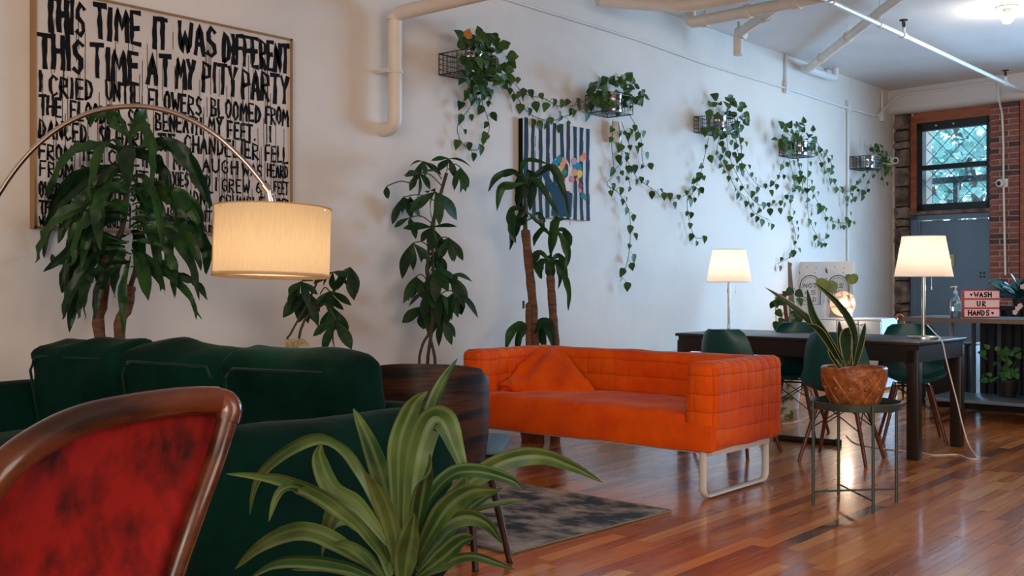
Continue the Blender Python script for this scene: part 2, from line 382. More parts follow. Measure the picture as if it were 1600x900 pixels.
# wooden casing and sash window above the door
zt = sz(1490,172)[1]; zb = 2.0; zdoor = sz(1490,336)[1]
wx0 = sz(1433,250)[0]; wx1 = sz(1547,250)[0]; wz0 = sz(1490,328)[1]; wz1 = sz(1490,187)[1]
wf = S('window_1', (lambda b:(box(b,(s_st1,-.02,wz0),(wx0,.12,wz1+.1),DM),box(b,(wx0,-.02,wz1),(wx1+.02,.12,3.26),DM),b)[-1])(BM()), m_frame)
bm = BM(); b_=.045
box(bm,(wx0,.0,wz0),(wx0+.07,.1,wz1),DM); box(bm,(wx1-.045,.0,wz0),(wx1,.1,wz1),DM); box(bm,(wx0,.0,wz1-.10),(wx1,.1,wz1),DM); box(bm,(wx0,.0,wz0),(wx1,.1,wz0+.09),DM)
obj('window_frame', bm, m_sash, wf, False)
zm = sz(1490,259)[1]
bm = BM(); box(bm,(wx0+.07,-.015,zm-.03),(wx1-.045,.06,zm+.03),DM); obj('meeting_rail', bm, m_sash, wf, False)
for zz in (.35,.65):
    bm = BM(); p = DM@Vector((wx0+(wx1-wx0)*zz*.8,-.02,wz1-.05)); bmesh.ops.create_icosphere(bm,subdivisions=2,radius=.012,matrix=Matrix.Translation(p)); obj('screw_cap', bm, m_whitep, wf)
for a,b in ((wz0+.09,zm-.03),(zm+.03,wz1-.10)):
    bm = BM(); box(bm,(wx0+.07,.04,a),(wx1-.045,.046,b),DM); obj('pane', bm, m_glass, wf, False)
bm = BM(); box(bm,(s_st1,-.05,wz0-.045),(wx1+.02,.1,wz0),DM,bev=.006); obj('window_sill', bm, m_stone, wf, False)
# security grille (diamond) outside
bm = BM(); gx0=wx0-.05; gx1=wx1+.05; gz0=wz0-.1; gz1=wz1+.05; stp=.235; W=gx1-gx0; H=gz1-gz0
k=-8
while k*stp < W+H:
    for sgn in (1,-1):
        pts=[]
        for xx,zz in ((0,0),(W,0)):
            pass
        # line x - sgn*z*1.0 = c
        c = k*stp; seg=[]
        for zz in (0,H):
            xx = c+zz if sgn==1 else c-zz+0
            seg.append((xx,zz))
        (x0,z0),(x1,z1)=seg
        def clip(x0,z0,x1,z1):
            t0,t1=0,1
            dx=x1-x0
            for lo,hi in ((0,W),):
                if abs(dx)<1e-9: return None
                ta=(lo-x0)/dx; tb=(hi-x0)/dx
                if ta>tb: ta,tb=tb,ta
                t0=max(t0,ta); t1=min(t1,tb)
            return (t0,t1) if t1-t0>.01 else None
        cc = clip(x0,z0,x1,z1)
        if cc:
            a=Vector((gx0+x0+(x1-x0)*cc[0],.3,gz0+z0+(z1-z0)*cc[0])); b=Vector((gx0+x0+(x1-x0)*cc[1],.3,gz0+z0+(z1-z0)*cc[1]))
            tube(bm,[DM@a,DM@b],.0055,5)
    k+=1
g = obj('window_grille', bm, M('grille_paint',(150,170,176),.5)); tag(centre(g),'diamond pattern steel security grille outside the window above the grey door','grille')
bm = BM(); box(bm,(wx0-.2,.55,zm-.16),(wx1+.2,.6,zm-.08),DM); box(bm,(wx0+.2,.55,wz0-.3),(wx0+.26,.6,zm-.1),DM)
g = obj('fence_frame', bm, M('fence_steel',(96,120,130),.5), smooth=False); tag(centre(g),'plain steel post and rail standing outside, seen through lower window pane','fence')
# door
d1 = S('door_1', (lambda b:(box(b,(sz(1436,400)[0],.02,0),(sz(1545,400)[0],.07,zdoor-.06),DM),b)[-1])(BM()), m_door)
bm = BM(); a0=s_st1; a1=sz(1436,400)[0]-.012; a2=sz(1545,400)[0]+.012; a3=s_b0+.01
box(bm,(a0,-.02,0),(a1,.12,wz0-.05),DM); box(bm,(a2,-.02,0),(a3,.12,wz0-.05),DM); box(bm,(a0,-.02,zdoor-.045),(a3,.12,wz0-.05),DM); obj('door_frame', bm, m_door, d1, False)
for zz in (.35,1.1,1.75):
    bm = BM(); p=DM@Vector((a1+.01,.0,zz)); tube(bm,[p,p+Vector((0,0,.13))],.014,8); obj('hinge', bm, m_door, d1)
bm = BM(); q=sz(1537,430)
for dx in (0,-.045): 
    for dz in (0,-.05): bmesh.ops.create_uvsphere(bm,u_segments=8,v_segments=6,radius=.012,matrix=Matrix.Translation(DM@Vector((q[0]+dx,.012,q[1]-.0+dz+.03))))
obj('bolt_heads', bm, m_sash, d1)
q = sz(1485,407); bm = BM(); box(bm,(q[0]-.045,-.0,q[1]-.075),(q[0]+.045,.022,q[1]+.075),DM,bev=.005)
pl_ = obj('switch_plate', bm, M('beige_plate',(168,172,120),.5)); tag(centre(pl_),'yellowish switch plate fixed on the blue grey door','switch')
q=sz(1485,407); bm = BM(); box(bm,(q[0]-.01,-.012,q[1]-.02),(q[0]+.01,0,q[1]+.02),DM,bev=.003); obj('toggle', bm, m_whitep, pl_, True)
# brick pilaster
bp = S('trim_4', (lambda b:(box(b,(s_b0+.012,-.028,0),(s_b1-.012,.05,3.26),DM),b)[-1])(BM()), m_mortar)
bh=.0677; row=0; z=.004; rg=random.Random(3); wb=s_b1-s_b0
brick_me = {}
while z+bh < 3.26:
    pat = [(0,.33),(.36,1.0)] if row%2 else [(0,.62),(.65,1.0)]
    for a,b in pat:
        if rg.random()<.0: continue
        i = rg.choices(range(4),(5,3,2,1.2))[0]
        key=(round(b-a,2),i)
        if key not in brick_me:
            t_=BM(); hw=(b-a)*wb/2; box(t_,(-hw+.003,-.02,-(bh-.012)/2),(hw-.003,.06,(bh-.012)/2),None,bev=.003); brick_me[key]=mesh_from(t_,'brick',m_brick[i],False)
        o=bpy.data.objects.new('brick',brick_me[key]); COL.objects.link(o); o.parent=bp
        o.matrix_basis = DM@Matrix.Translation((s_b0+(a+b)/2*wb,-.022+rg.uniform(-.004,.004),z+bh/2))@Matrix.Rotation(rg.uniform(-.01,.01),4,'Y')
    z+=bh; row+=1
# second, wooden framed shop door on the right of the brick
bm = BM(); box(bm,(s_b1+.005,-.03,0),(s_b1+.12,.12,3.25),DM); box(bm,(s_b1+.12,-.03,2.2),(s_b1+2.9,.12,2.32),DM); box(bm,(s_b1+.12,.0,3.1),(s_b1+2.9,.12,3.25),DM); box(bm,(s_b1+1.1,-.03,0),(s_b1+1.22,.12,3.1),DM); box(bm,(s_b1+2.78,-.03,0),(s_b1+2.9,.12,3.1),DM)
w2 = S('window_2', bm, m_frame)
bm = BM(); box(bm,(s_b1+.12,.05,0.02),(s_b1+2.8,.056,3.1),DM); obj('pane', bm, m_glass, w2, False)
# outside: pavement and trees
bm = BM(); box(bm,(-6,.55,-.3),(9,14,-.15),DM); S('ground', bm, M('pavement',(120,122,124),.9))
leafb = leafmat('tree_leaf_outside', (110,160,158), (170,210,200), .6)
for (px_,py_,d_,rr,n,lab) in ((1520,240,17,1.0,520,'leafy street tree outside, filling the upper right of the window above the door'),(1450,225,19,.9,420,'leafy street tree outside, showing at the left of the window above the door'),(1490,300,20,1.0,420,'thin forked street tree low outside behind the window grille')):
    c = P(px_,py_,d_); t = thing('street_tree', lab, 'tree', (c.x,c.y,-.15), 0, 'street trees outside the window')
    bm = BM(); tube(bm, [Vector((c.x+.5,c.y,-.15)),Vector((c.x+.3,c.y,1.4)),Vector((c.x-.1,c.y,c.z)),Vector((c.x-.4,c.y,c.z+.8))],[.12,.1,.07,.03],8); tube(bm,[Vector((c.x+.3,c.y,1.4)),Vector((c.x+.7,c.y,c.z+.3))],[.07,.03],6); obj('trunk', bm, m_bark2, t)
    bm = BM(); rg = random.Random(n+int(px_))
    for i in range(n):
        v = Vector((rg.gauss(0,1),rg.gauss(0,1),rg.gauss(0,.8)))*rr*.55; q = c+v; e1=Vector((rg.uniform(-1,1),rg.uniform(-1,1),rg.uniform(-1,1))).normalized(); e2=e1.orthogonal(); s_=rg.uniform(.05,.11)
        bm.faces.new([bm.verts.new(q+e1*s_*a+e2*s_*.55*b) for a,b in ((-1,0),(0,-1),(1,0),(0,1))])
    f = obj('foliage', bm, leafb, t, False); f['kind']='stuff'
# ================================================================ PIPES, CONDUIT, CEILING FITTINGS
def pipe(name, pts, r, m, label, cat='pipe', n=14, parts=None, group=None):
    bm = BM(); tube(bm, pts, r, n); o = obj(name, bm, m); tag(centre(o), label, cat, group); return o
def bend(pts, r=.08):
    "round the corners of a polyline"
    pts=[Vector(p) for p in pts]; out=[pts[0]]
    for i in range(1,len(pts)-1):
        a=pts[i]+(pts[i-1]-pts[i]).normalized()*r; b=pts[i]+(pts[i+1]-pts[i]).normalized()*r
        for k in range(6):
            t=k/5; out.append(a*(1-t)**2+pts[i]*2*t*(1-t)+b*t*t)
    out.append(pts[-1]); return out
a = WL(617,22,.12); b = WL(612,196,.10); b = Vector((a.x,a.y,b.z))
o = pipe('drain_pipe', bend([Vector((WX,a.y,b.z-.02)),Vector((a.x,a.y,b.z-.02)),a,Vector((1.2,a.y,a.z+.05))],.07), .047, m_pipe, 'thick white drain pipe dropping down the wall right of the lettered canvas', n=18)
for py in (112,28):
    q = WL(616,py,.12); bm = BM(); tube(bm,[Vector((a.x,a.y,q.z-.012)),Vector((a.x,a.y,q.z+.012))],.055,18); obj('collar', bm, m_pipe, o)
bm = BM(); q=WL(616,112,.12); tube(bm,[Vector((WX,a.y-.05,q.z)),Vector((a.x,a.y-.05,q.z))],.012,8); box(bm,(a.x-.04,a.y-.09,q.z-.015),(a.x+.02,a.y-.03,q.z+.015)); obj('clamp', bm, m_pipe, o)
def zp(px,py,z): return P(px,py,(z-EYE)*F/(HY-py))
# cream heating pipes under the ceiling
A1=zp(1078,36,3.34); A2=zp(1290,-6,3.36)
o = pipe('heating_pipe', bend([Vector((A1.x,A1.y,ZC)),A1,A2+(A2-A1)*.6],.06), .05, m_pipe, 'long cream ceiling pipe running off above, with an elbow at its left end')
for k in (.12,.45,.8):
    bm=BM(); q=A1.lerp(A2,k); dr=(A2-A1).normalized(); tube(bm,[q-dr*.03,q+dr*.03],.06,14); tube(bm,[q,Vector((q.x,q.y,ZC))],.006,6); obj('pipe_hanger',bm,m_pipe,o)
B1=zp(1158,52,3.42); B2=zp(1236,-4,3.44); Bd=zp(1150,78,3.25)
o = pipe('heating_pipe', bend([Vector((B1.x-.03,B1.y,B1.z-.2)),Vector((B1.x-.03,B1.y,B1.z)),B2],.05), .045, m_pipe, 'short cream ceiling pipe with a capped stub pointing down')
bm=BM(); tube(bm,[B1+Vector((.02,-.08,.02)),B1+Vector((.02,-.08,.09))],.016,8); tube(bm,[B1-Vector((.04,.0,.0)),B1+Vector((.04,.0,0))],.06,14); obj('valve',bm,m_pipe,o)
bm=BM(); q=B1.lerp(B2,.5); dr=(B2-B1).normalized(); tube(bm,[q-dr*.03,q+dr*.03],.055,14); tube(bm,[q,Vector((q.x,q.y,ZC))],.006,6); obj('pipe_hanger',bm,m_pipe,o)
C1=zp(1262,108,3.43); C2=zp(1404,-4,3.45)
o = pipe('heating_pipe', [C1,C2,C2+(C2-C1)*.3], .045, m_pipe, 'cream ceiling pipe slanting across behind the white sprinkler line')
for k in (.2,.52):
    bm=BM(); q=C1.lerp(C2,k); dr=(C2-C1).normalized(); tube(bm,[q-dr*.015,q+dr*.015],.056,14); tube(bm,[q+Vector((0,0,.05)),Vector((q.x,q.y,ZC))],.006,6); obj('pipe_hanger',bm,m_pipe,o)
q=WL(1262,108,.1); q2=WL(1305,120,.1)
o = pipe('wall_pipe', bend([Vector((q.x,q.y-.1,q.z)),Vector((q.x,q2.y,q.z)),Vector((q.x,q2.y,q.z+.12))],.05), .04, m_wpipe, 'stub of white pipe lying along the top of the wall, ending in an elbow')
D1=zp(1010,6,3.38); D2=zp(1060,10,3.38); D3=zp(1125,1,3.40); D4=zp(1250,-25,3.42)
pipe('duct', bend([D1+(D1-D2)*1.5,D1,D2,D3,D4],.1), .055, m_pipe, 'fat cream duct pipe at the top edge, above the other ceiling pipes')
# sprinkler line
S1=zp(1288,-2,3.33); dy=1; S2=Vector((S1.x,13.6,S1.z)); S0=Vector((S1.x,3,S1.z))
o = pipe('sprinkler_pipe', [S0,S2], .021, m_wpipe, 'white sprinkler line running the length of the ceiling to the front wall')
for px,py in ((1412,52),(1571,125)):
    r=P(px,py,1)-CAM; y=(S1.x/r.x)*r.y; q=Vector((S1.x,y,S1.z))
    bm=BM(); tube(bm,[q-Vector((0,.035,0)),q+Vector((0,.035,0))],.03,12); tube(bm,[q,q+Vector((0,0,.07))],.016,10); obj('pipe_tee',bm,m_wpipe,o)
    bm=BM(); z0=q.z+.07; tube(bm,[q+Vector((0,-.005,.07)),q+Vector((0,-.028,.085)),q+Vector((0,-.03,.115)),q+Vector((0,-.004,.135))],.006,6); tube(bm,[q+Vector((0,.005,.07)),q+Vector((0,.028,.085)),q+Vector((0,.03,.115)),q+Vector((0,.004,.135))],.006,6); tube(bm,[q+Vector((0,0,.07)),q+Vector((0,0,.13))],.007,6); lathe(bm,[(0,.135),(.038,.135),(.038,.142),(0,.142)],q,12); obj('sprinkler_head',bm,m_black,o)
for px in (1374,1300):
    r=P(px,30,1)-CAM; y=(S1.x/r.x)*r.y; q=Vector((S1.x,y,S1.z)); bm=BM(); tube(bm,[q-Vector((0,.006,0)),q+Vector((0,.006,0))],.027,12); tube(bm,[q,Vector((q.x,q.y,ZC))],.005,6); obj('hanger_rod',bm,m_pipe,o)
# conduit on the wall
c0=WL(795,0,.02); zc=c0.z
def WLz(px,py,off=.02): return WL(px,py,off)
cpts=[WLz(600,-60),WLz(795,0),WLz(1000,63),WLz(1103,100),WLz(1228,138)]
o=pipe('wall_conduit',cpts,.010,m_wall,'thin painted conduit climbing along the wall above the vines',n=8)
bm=BM(); tube(bm,[WLz(1226,137),WLz(1322,168),WLz(1371,182)],.013,8); obj('conduit_run',bm,m_wpipe,o)
bm=BM(); tube(bm,[WLz(1371,182),DW(1398,152,.22),DW(1412,148,.22),DW(1480,139,.22),DW(1545,129,.22),DW(1553,131,.22),DW(1558,140,.22)],.012,8); obj('conduit_run',bm,m_wpipe,o)
bm=BM(); tube(bm,[DW(1560,133,.22),DW(1561,158,.22),DW(1566,178,.07),DW(1568,230,.06),DW(1568,280,.06),DW(1571,430,.06)],.013,8); obj('conduit_drop',bm,m_wpipe,o)
for px,y0,y1 in ((1228,86,137),(1325,166,420),(1378,142,182)):
    bm=BM(); a=WLz(px,y0); b=WLz(px,y1); tube(bm,[Vector((a.x,b.y,a.z)),b],.013,8); box(bm,(b.x-.02,b.y-.03,WLz(px,y0 if px==1325 else y1).z-.06),(b.x+.025,b.y+.03,WLz(px,y0 if px==1325 else y1).z+.06),bev=.004); obj('conduit_drop',bm,m_wpipe,o)
# thin cable down the pilaster at the corner
# ceiling bulb
q=zp(1574,16,3.52)
q.z=ZC; t=thing('ceiling_light','bare round bulb glowing on its white ceiling holder','light',q)
bm=BM(); lathe(bm,[(0,0),(.1,0),(.1,-.012),(.04,-.02),(.035,-.06),(0,-.06)],q,20); obj('lamp_holder',bm,m_whitep,t)
bm=BM(); bmesh.ops.create_uvsphere(bm,u_segments=16,v_segments=10,radius=.05,matrix=Matrix.Translation(q-Vector((0,0,.10)))); obj('bulb',bm,M('bulb_glow',(255,236,214),.3,emis=14),t)
point('ceiling_bulb_light', q-Vector((0,0,.2)), 16, (1,.88,.74), .06)
# security cameras
def seccam(c, dirv, lab, base):
    t=thing('security_camera',lab,'camera',c)
    bm=BM(); 
    box(bm,base[0],base[1],Matrix.Translation(c)@base[2],bev=.006); obj('mount',bm,m_whitep,t)
    dv=Vector(dirv).normalized(); u=dv.to_track_quat('Z','Y').to_matrix().to_4x4()
    bm=BM(); lathe(bm,[(0,-.05),(.04,-.05),(.048,-.02),(.048,.03),(.04,.045),(0,.045)],(0,0,0),18,Matrix.Translation(c+dv*.04)@u); obj('housing',bm,m_whitep,t)
    bm=BM(); lathe(bm,[(0,.046),(.028,.046),(.022,.055),(0,.058)],(0,0,0),16,Matrix.Translation(c+dv*.04)@u); obj('lens',bm,m_black,t)
seccam(WL(1396,252,.06),(.6,-.8,0),'white round security camera high in the corner beside the stone pilaster',((-.06,-.05,-.05),(0,.05,.05),Matrix()))
seccam(DW(1567,286,.06),(-.3,-1,-.1),'white security camera on the conduit over the brick pilaster',((-.045,-.02,-.05),(.06,.05,.05),Matrix()))
bm=BM(); q=DW(1587,360,.03)
# ================================================================ STROKE LETTERING
G={'A':[[(0,0),(.5,1),(1,0)],[(.2,.38),(.85,.38)]],'B':[[(0,0),(0,1),(.75,.9),(.75,.6),(0,.52),(.9,.42),(.9,.08),(0,0)]],'C':[[(.9,.85),(.5,1),(.08,.75),(.05,.25),(.5,0),(.95,.15)]],
'D':[[(0,0),(.05,1),(.6,.85),(.9,.5),(.65,.12),(0,0)]],'E':[[(.9,1),(0,1),(0,0),(.95,0)],[(0,.5),(.8,.52)]],'F':[[(.95,1),(0,1),(0,0)],[(0,.52),(.8,.54)]],'G':[[(.9,.85),(.5,1),(.08,.75),(.05,.25),(.5,0),(.9,.15),(.9,.45),(.5,.45)]],
'H':[[(0,0),(0,1)],[(1,0),(1,1)],[(-.1,.5),(1.1,.52)]],'I':[[(.5,0),(.5,1)]],'J':[[(.8,1),(.8,.2),(.4,0),(.1,.2)]],'K':[[(0,0),(0,1)],[(.9,1),(0,.45),(.95,0)]],'L':[[(0,1),(0,0),(.95,.02)]],
'M':[[(0,0),(.08,1),(.5,.4),(.92,1),(1,0)]],'N':[[(0,0),(0,1),(.95,0),(.95,1)]],'O':[[(.5,1),(.08,.75),(.05,.25),(.5,0),(.92,.25),(.92,.75),(.5,1)]],'P':[[(0,0),(0,1),(.85,.9),(.85,.55),(0,.45)]],
'R':[[(0,0),(0,1),(.85,.9),(.85,.6),(0,.48),(.95,0)]],'S':[[(.95,.88),(.5,1),(.1,.8),(.2,.58),(.8,.42),(.9,.18),(.5,0),(.05,.12)]],'T':[[(.5,0),(.5,1)],[(-.1,.98),(1.1,1)]],
'U':[[(0,1),(.03,.2),(.5,0),(.95,.2),(1,1)]],'V':[[(0,1),(.5,0),(1,1)]],'W':[[(0,1),(.22,0),(.5,.7),(.78,0),(1,1)]],'X':[[(0,0),(1,1)],[(0,1),(1,0)]],'Y':[[(0,1),(.5,.5),(1,1)],[(.5,.5),(.45,0)]],'Z':[[(0,1),(1,1),(0,0),(1,0)]],
'.':[[(.4,.0),(.6,.06)]],"'":[[(.5,1),(.45,.8)]],'6':[[(.8,1),(.2,.6),(.1,.2),(.5,0),(.9,.2),(.6,.5),(.2,.4)]],'0':[[(.5,1),(.08,.75),(.05,.25),(.5,0),(.92,.25),(.92,.75),(.5,1)]]}
class Flat:
    "polygons laid on a plane: o origin, u right, v up, n outward"
    def __init__(s,o,u,v,n): s.o,s.u,s.v,s.n=Vector(o),Vector(u).normalized(),Vector(v).normalized(),Vector(n).normalized(); s.bm=BM(); s.k=0
    def pt(s,x,y,h=0): return s.o+s.u*x+s.v*y+s.n*h
    def poly(s,pts,h=None,mi=0):
        if h is None: s.k+=1; h=.0012+.00001*(s.k%80)
        f=s.bm.faces.new([s.bm.verts.new(s.pt(x,y,h)) for x,y in pts]); f.material_index=mi; return f
    def stroke(s,pts,w,jit=0,mi=0,rg=random,tap=False):
        pts=[Vector((x,y)) for x,y in pts]; q=[pts[0]]
        for a,b in zip(pts,pts[1:]):
            n=max(1,int((b-a).length/(w*1.5)))
            for i in range(1,n+1): q.append(a.lerp(b,i/n))
        L=[];Rr=[]; s.k+=1; h=.0012+.00001*(s.k%80)
        for i,p in enumerate(q):
            t=(q[min(i+1,len(q)-1)]-q[max(i-1,0)]); t=t.normalized() if t.length>0 else Vector((1,0)); n_=Vector((-t.y,t.x))
            e=t*(w*.35 if i==len(q)-1 else -w*.35 if i==0 else 0)
            ww=w*.5*(1+jit*rg.uniform(-.5,.6)); L.append(p+n_*ww+e+Vector((rg.uniform(-1,1),rg.uniform(-1,1)))*jit*w*.12); Rr.append(p-n_*w*.5*(1+jit*rg.uniform(-.5,.6))+e)
        vl=[s.bm.verts.new(s.pt(p.x,p.y,h)) for p in L]; vr=[s.bm.verts.new(s.pt(p.x,p.y,h)) for p in Rr]
        for i in range(len(vl)-1):
            f=s.bm.faces.new((vl[i],vl[i+1],vr[i+1],vr[i])); f.material_index=mi
    def text(s,txt,x0,x1,y0,y1,w,jit=.6,rg=random,skew=0,gap=.32,mi=0):
        wd={'I':.3,'.':.3,"'":.25,' ':.6,'M':1.2,'W':1.25}
        tot=sum(wd.get(c,.9)+gap for c in txt)-gap; u=(x1-x0)/tot; x=x0
        for c in txt:
            cw=wd.get(c,.9)*u
            for st in G.get(c,[]):
                dy=rg.uniform(-.04,.04)*(y1-y0) if jit else 0; sh=rg.uniform(-.05,.05)*cw if jit else 0
                s.stroke([(x+cw*a+sh, y0+(y1-y0)*b+dy) for a,b in st] if c!='I' else [(x+cw*.5+sh,y0+(y1-y0)*b+dy) for a,b in st],w,jit,mi,rg)
            x+=cw+gap*u
    def done(s,name,m,parent): return obj(name,s.bm,m,parent,False)
# big lettered canvas
pA=WL(52,357,.035); pB=WL(456,366,.035); top=WL(52,-24,.035).z; yb0=pA.y; yb1=pB.y; zb0=pA.z; H=top-zb0; W=yb1-yb0
t=thing('lettered_canvas','large white framed canvas covered in dripping black hand painted capitals','picture',(WX+.035,(yb0+yb1)/2,zb0))
bm=BM(); box(bm,(WX+.002,yb0+.012,zb0+.012),(WX+.034,yb1-.012,top-.012)); obj('canvas',bm,m_canvas,t,False)
bm=BM(); r_=.012
for a,b in (((WX,yb0,zb0),(WX+.045,yb0+r_,top)),((WX,yb1-r_,zb0),(WX+.045,yb1,top)),((WX,yb0,zb0),(WX+.045,yb1,zb0+r_)),((WX,yb0,top-r_),(WX+.045,yb1,top))): box(bm,a,b)
obj('frame',bm,m_rim,t,False)
fl=Flat((WX+.034,yb0,top),(0,1,0),(0,0,1),(1,0,0)); rg=random.Random(4)
rows=[('THIS TIME IT WAS DIFFERENT',.035,.17,.021),('THIS TIME AT MY PITY PARTY',.20,.335,.019),('I CRIED UNTIL FLOWERS BLOOMED FROM',.355,.437,.0125),('THE FLOODED SOIL BENEATH MY FEET. I',.455,.53,.0115),
('DANCED SO HARD THE CHANDELIER FELL',.55,.625,.0115),('FROM THE CEILING. MY LAUGH WAS HEARD',.645,.705,.0105),('FROM DISTANT GALAXIES AND I GREW 60 FEET',.725,.785,.0095),('OVERNIGHT SO THAT I DIDNT CRUMBLE UNDER',.805,.868,.0095),
('THE WEIGHT OF THE PAIN. I MADE IT TO THE',.885,.935,.008),('WATERLINE AND I REALIZED THAT YOUD',.948,.985,.007)]
LX=[[('THIS',68,137),('TIME',145,223),('IT',236,263),('WAS',276,340),('DIFFERENT',347,453)],[('THIS',58,133),('TIME',140,220),('AT',228,268),('MY',272,306),('PITY',314,372),('PARTY',376,452)],
[('I',59,67),('CRIED',75,148),('UNTIL',163,221),('FLOWERS',230,316),('BLOOMED',328,409),('FROM',413,453)],[('THE',60,98),('FLOODED',108,190),('SOIL',198,236),('BENEATH',242,316),('MY',324,348),('FEET.',354,401),('I',413,431)],
[('DANCED',59,138),('SO',154,173),('HARD',180,232),('THE',246,276),('CHANDELIER',286,405),('FELL',413,453)],[('FROM',59,114),('THE',124,162),('CEILING.',168,262),('MY',270,293),('LAUGH',300,373),('WAS',377,411),('HEARD',416,453)],
[('FROM',60,116),('DISTANT',125,232),('GALAXIES',238,296),('AND',304,330),('I',335,340),('GREW',346,391),('60',398,421),('FEET',427,455)],[('OVERNIGHT',58,134),('SO THIS',141,214),('FEET',221,266),('I',271,276),('DIDNT',284,333),('CRUMBLE',342,414),('UNDER',426,454)],
[('THE',60,90),('WEIGHT',96,152),('AND I',160,206),('HAVE',212,240),('JUST',244,284),('MADE',289,314),('IT',318,332),('TO THE',340,410)],[('WATER',60,100),('LINE',105,152),('AND I',160,206),('REALIZED',214,276),('THAT',283,303),('YOUD',308,334)]]
for (txt,a,b,wd),words in zip(rows,LX):
    for wi,(wt,xa,xb) in enumerate(words):
        ya=WL(xa,300,.035).y-yb0; yb_=WL(xb,300,.035).y-yb0; wv=rg.uniform(-.006,.006)*H
        fl.text(wt,max(.03,ya+wd*.75),min(W-.03,yb_-wd*.75),-H*b+wv,-H*a+wv,wd*1.22,.7,rg,gap=.42)
    for i in range(int(20+8*rg.random())):
        xx=rg.uniform(.04,W-.04); y0=-H*rg.uniform(a,b); fl.stroke([(xx,y0),(xx+rg.uniform(-.003,.003),max(-H+.015,y0-rg.uniform(.06,.28)*H))],.0034,.3,0,rg)
fl.done('lettering',m_ink,t)
# striped portrait canvas
pA=WL(817,342,.045); pB=WL(922,346,.045); y0=pA.y; y1=pB.y; top=WL(817,184,.045).z; zb0=WL(920,345,.045).z; W=y1-y0; H=top-zb0
t=thing('striped_canvas','navy and white striped canvas with colourful painted head and navy figure','picture',(WX+.045,(y0+y1)/2,zb0))
bm=BM(); box(bm,(WX+.002,y0,zb0),(WX+.045,y1,top),bev=.003); obj('canvas',bm,m_canvas,t,False)
bm=BM(); box(bm,(WX+.003,y0-.002,zb0+.002),(WX+.0445,y0-.0002,top-.002)); obj('painted_edge',bm,m_ink,t,False)
pal=[M('paint_%s'%n,c,.65,spec=.12) for n,c in (('navy',(22,56,78)),('orange',(230,150,98)),('pink',(226,128,122)),('yellow',(232,190,92)),('teal',(30,128,140)),('red',(158,62,64)),('sky',(20,130,170)),('green',(60,120,90)),('lilac',(190,150,170)),('white',(226,214,206)))]
fl=Flat((WX+.045,y0,zb0),(0,1,0),(0,0,1),(1,0,0)); rg=random.Random(9)
for i in range(10):
    xx=W*(.045+i*.102)
    fl.stroke([(xx,H*.985),(xx+rg.uniform(-.01,.01),H*.7),(xx+rg.uniform(-.01,.01),H*.35),(xx+rg.uniform(-.005,.01),.015)],.046+rg.uniform(-.006,.006),.35,0,rg)
for i in range(40):
    xx=W*(.045+rg.randrange(10)*.102)+rg.choice((-1,1))*.022; yy=rg.uniform(.05,.9)*H; fl.stroke([(xx,yy),(xx,yy-.08)],.006,.5,0,rg)
fl.done('painted_stripes',pal,t)
fl=Flat((WX+.046,y0,zb0),(0,1,0),(0,0,1),(1,0,0))
def blob(cx,cy,rx,ry,mi,n=9,j=.25):
    fl.poly([(W*(cx+rx*math.cos(2*PI*k/n)*(1+rg.uniform(-j,j))),H*(cy+ry*math.sin(2*PI*k/n)*(1+rg.uniform(-j,j)))) for k in range(n)],mi=mi)
blob(.62,.36,.06,.10,9); blob(.55,.52,.145,.145,9,12,.08)
fl.poly([(W*.22,H*.5),(W*.3,H*.52),(W*.42,H*.38),(W*.55,H*.33),(W*.72,H*.28),(W*.70,.02),(W*.40,.02),(W*.42,H*.2),(W*.30,H*.4)],mi=0)
blob(.54,.53,.12,.12,0,12,.08)
for cx,cy,r_,mi in ((.46,.58,.05,6),(.52,.63,.05,4),(.6,.62,.05,1),(.47,.47,.05,2),(.53,.53,.045,3),(.52,.44,.045,5),(.6,.5,.05,7),(.57,.57,.04,1),(.5,.5,.04,1),(.63,.55,.035,0),(.58,.42,.035,5),
    (.78,.58,.07,6),(.82,.55,.05,4),(.76,.51,.05,1),(.83,.5,.05,3),(.74,.63,.05,8),(.71,.43,.045,2),(.8,.44,.03,1),(.90,.70,.045,2),(.86,.67,.04,1),(.84,.37,.035,5),(.84,.32,.03,2),(.88,.27,.04,4),(.92,.25,.03,7)):
    blob(cx,cy,r_*.9,r_*.85,mi)
fl.done('painted_figure',pal,t)
# ================================================================ LEAVES
def shared_leaf(name, outline, m, fold=.12, droop=.1, n=7):
    "outline: function v in 0..1 -> half width; unit length along +Y"
    bm=BM(); uv=bm.loops.layers.uv.verify(); rows=[]
    for i in range(n+1):
        v=i/n; hw=outline(v); y=v; z=-droop*v*v
        rows.append([bm.verts.new((-hw,y,z+fold*hw)),bm.verts.new((0,y,z)),bm.verts.new((hw,y,z+fold*hw))])
    for i in range(n):
        for j in (0,1):
            f=bm.faces.new((rows[i][j],rows[i][j+1],rows[i+1][j+1],rows[i+1][j])); f.smooth=True
            for l,(a,b) in zip(f.loops,((j,i),(j+1,i),(j+1,i+1),(j,i+1))): l[uv].uv=(a/2,b/n)
    bmesh.ops.remove_doubles(bm,verts=bm.verts,dist=1e-5)
    me=bpy.data.meshes.new(name); bm.to_mesh(me); bm.free(); me.materials.append(m); return me
def table_fn(T):
    def f(v):
        for (a,x),(b,y) in zip(T,T[1:]):
            if v<=b: return x+(y-x)*(v-a)/(b-a)
        return T[-1][1]
    return f
heart=table_fn([(0,.02),(.05,.24),(.14,.36),(.30,.42),(.46,.385),(.62,.29),(.78,.17),(.9,.075),(1,0)])
heartL=[shared_leaf('leaf',heart,m_pothos,f,d,8) for f,d in ((.35,.15),(.15,.3),(.6,.1))]
obov=table_fn([(0,.01),(.15,.06),(.35,.13),(.55,.175),(.70,.165),(.85,.10),(.94,.04),(1,0)])
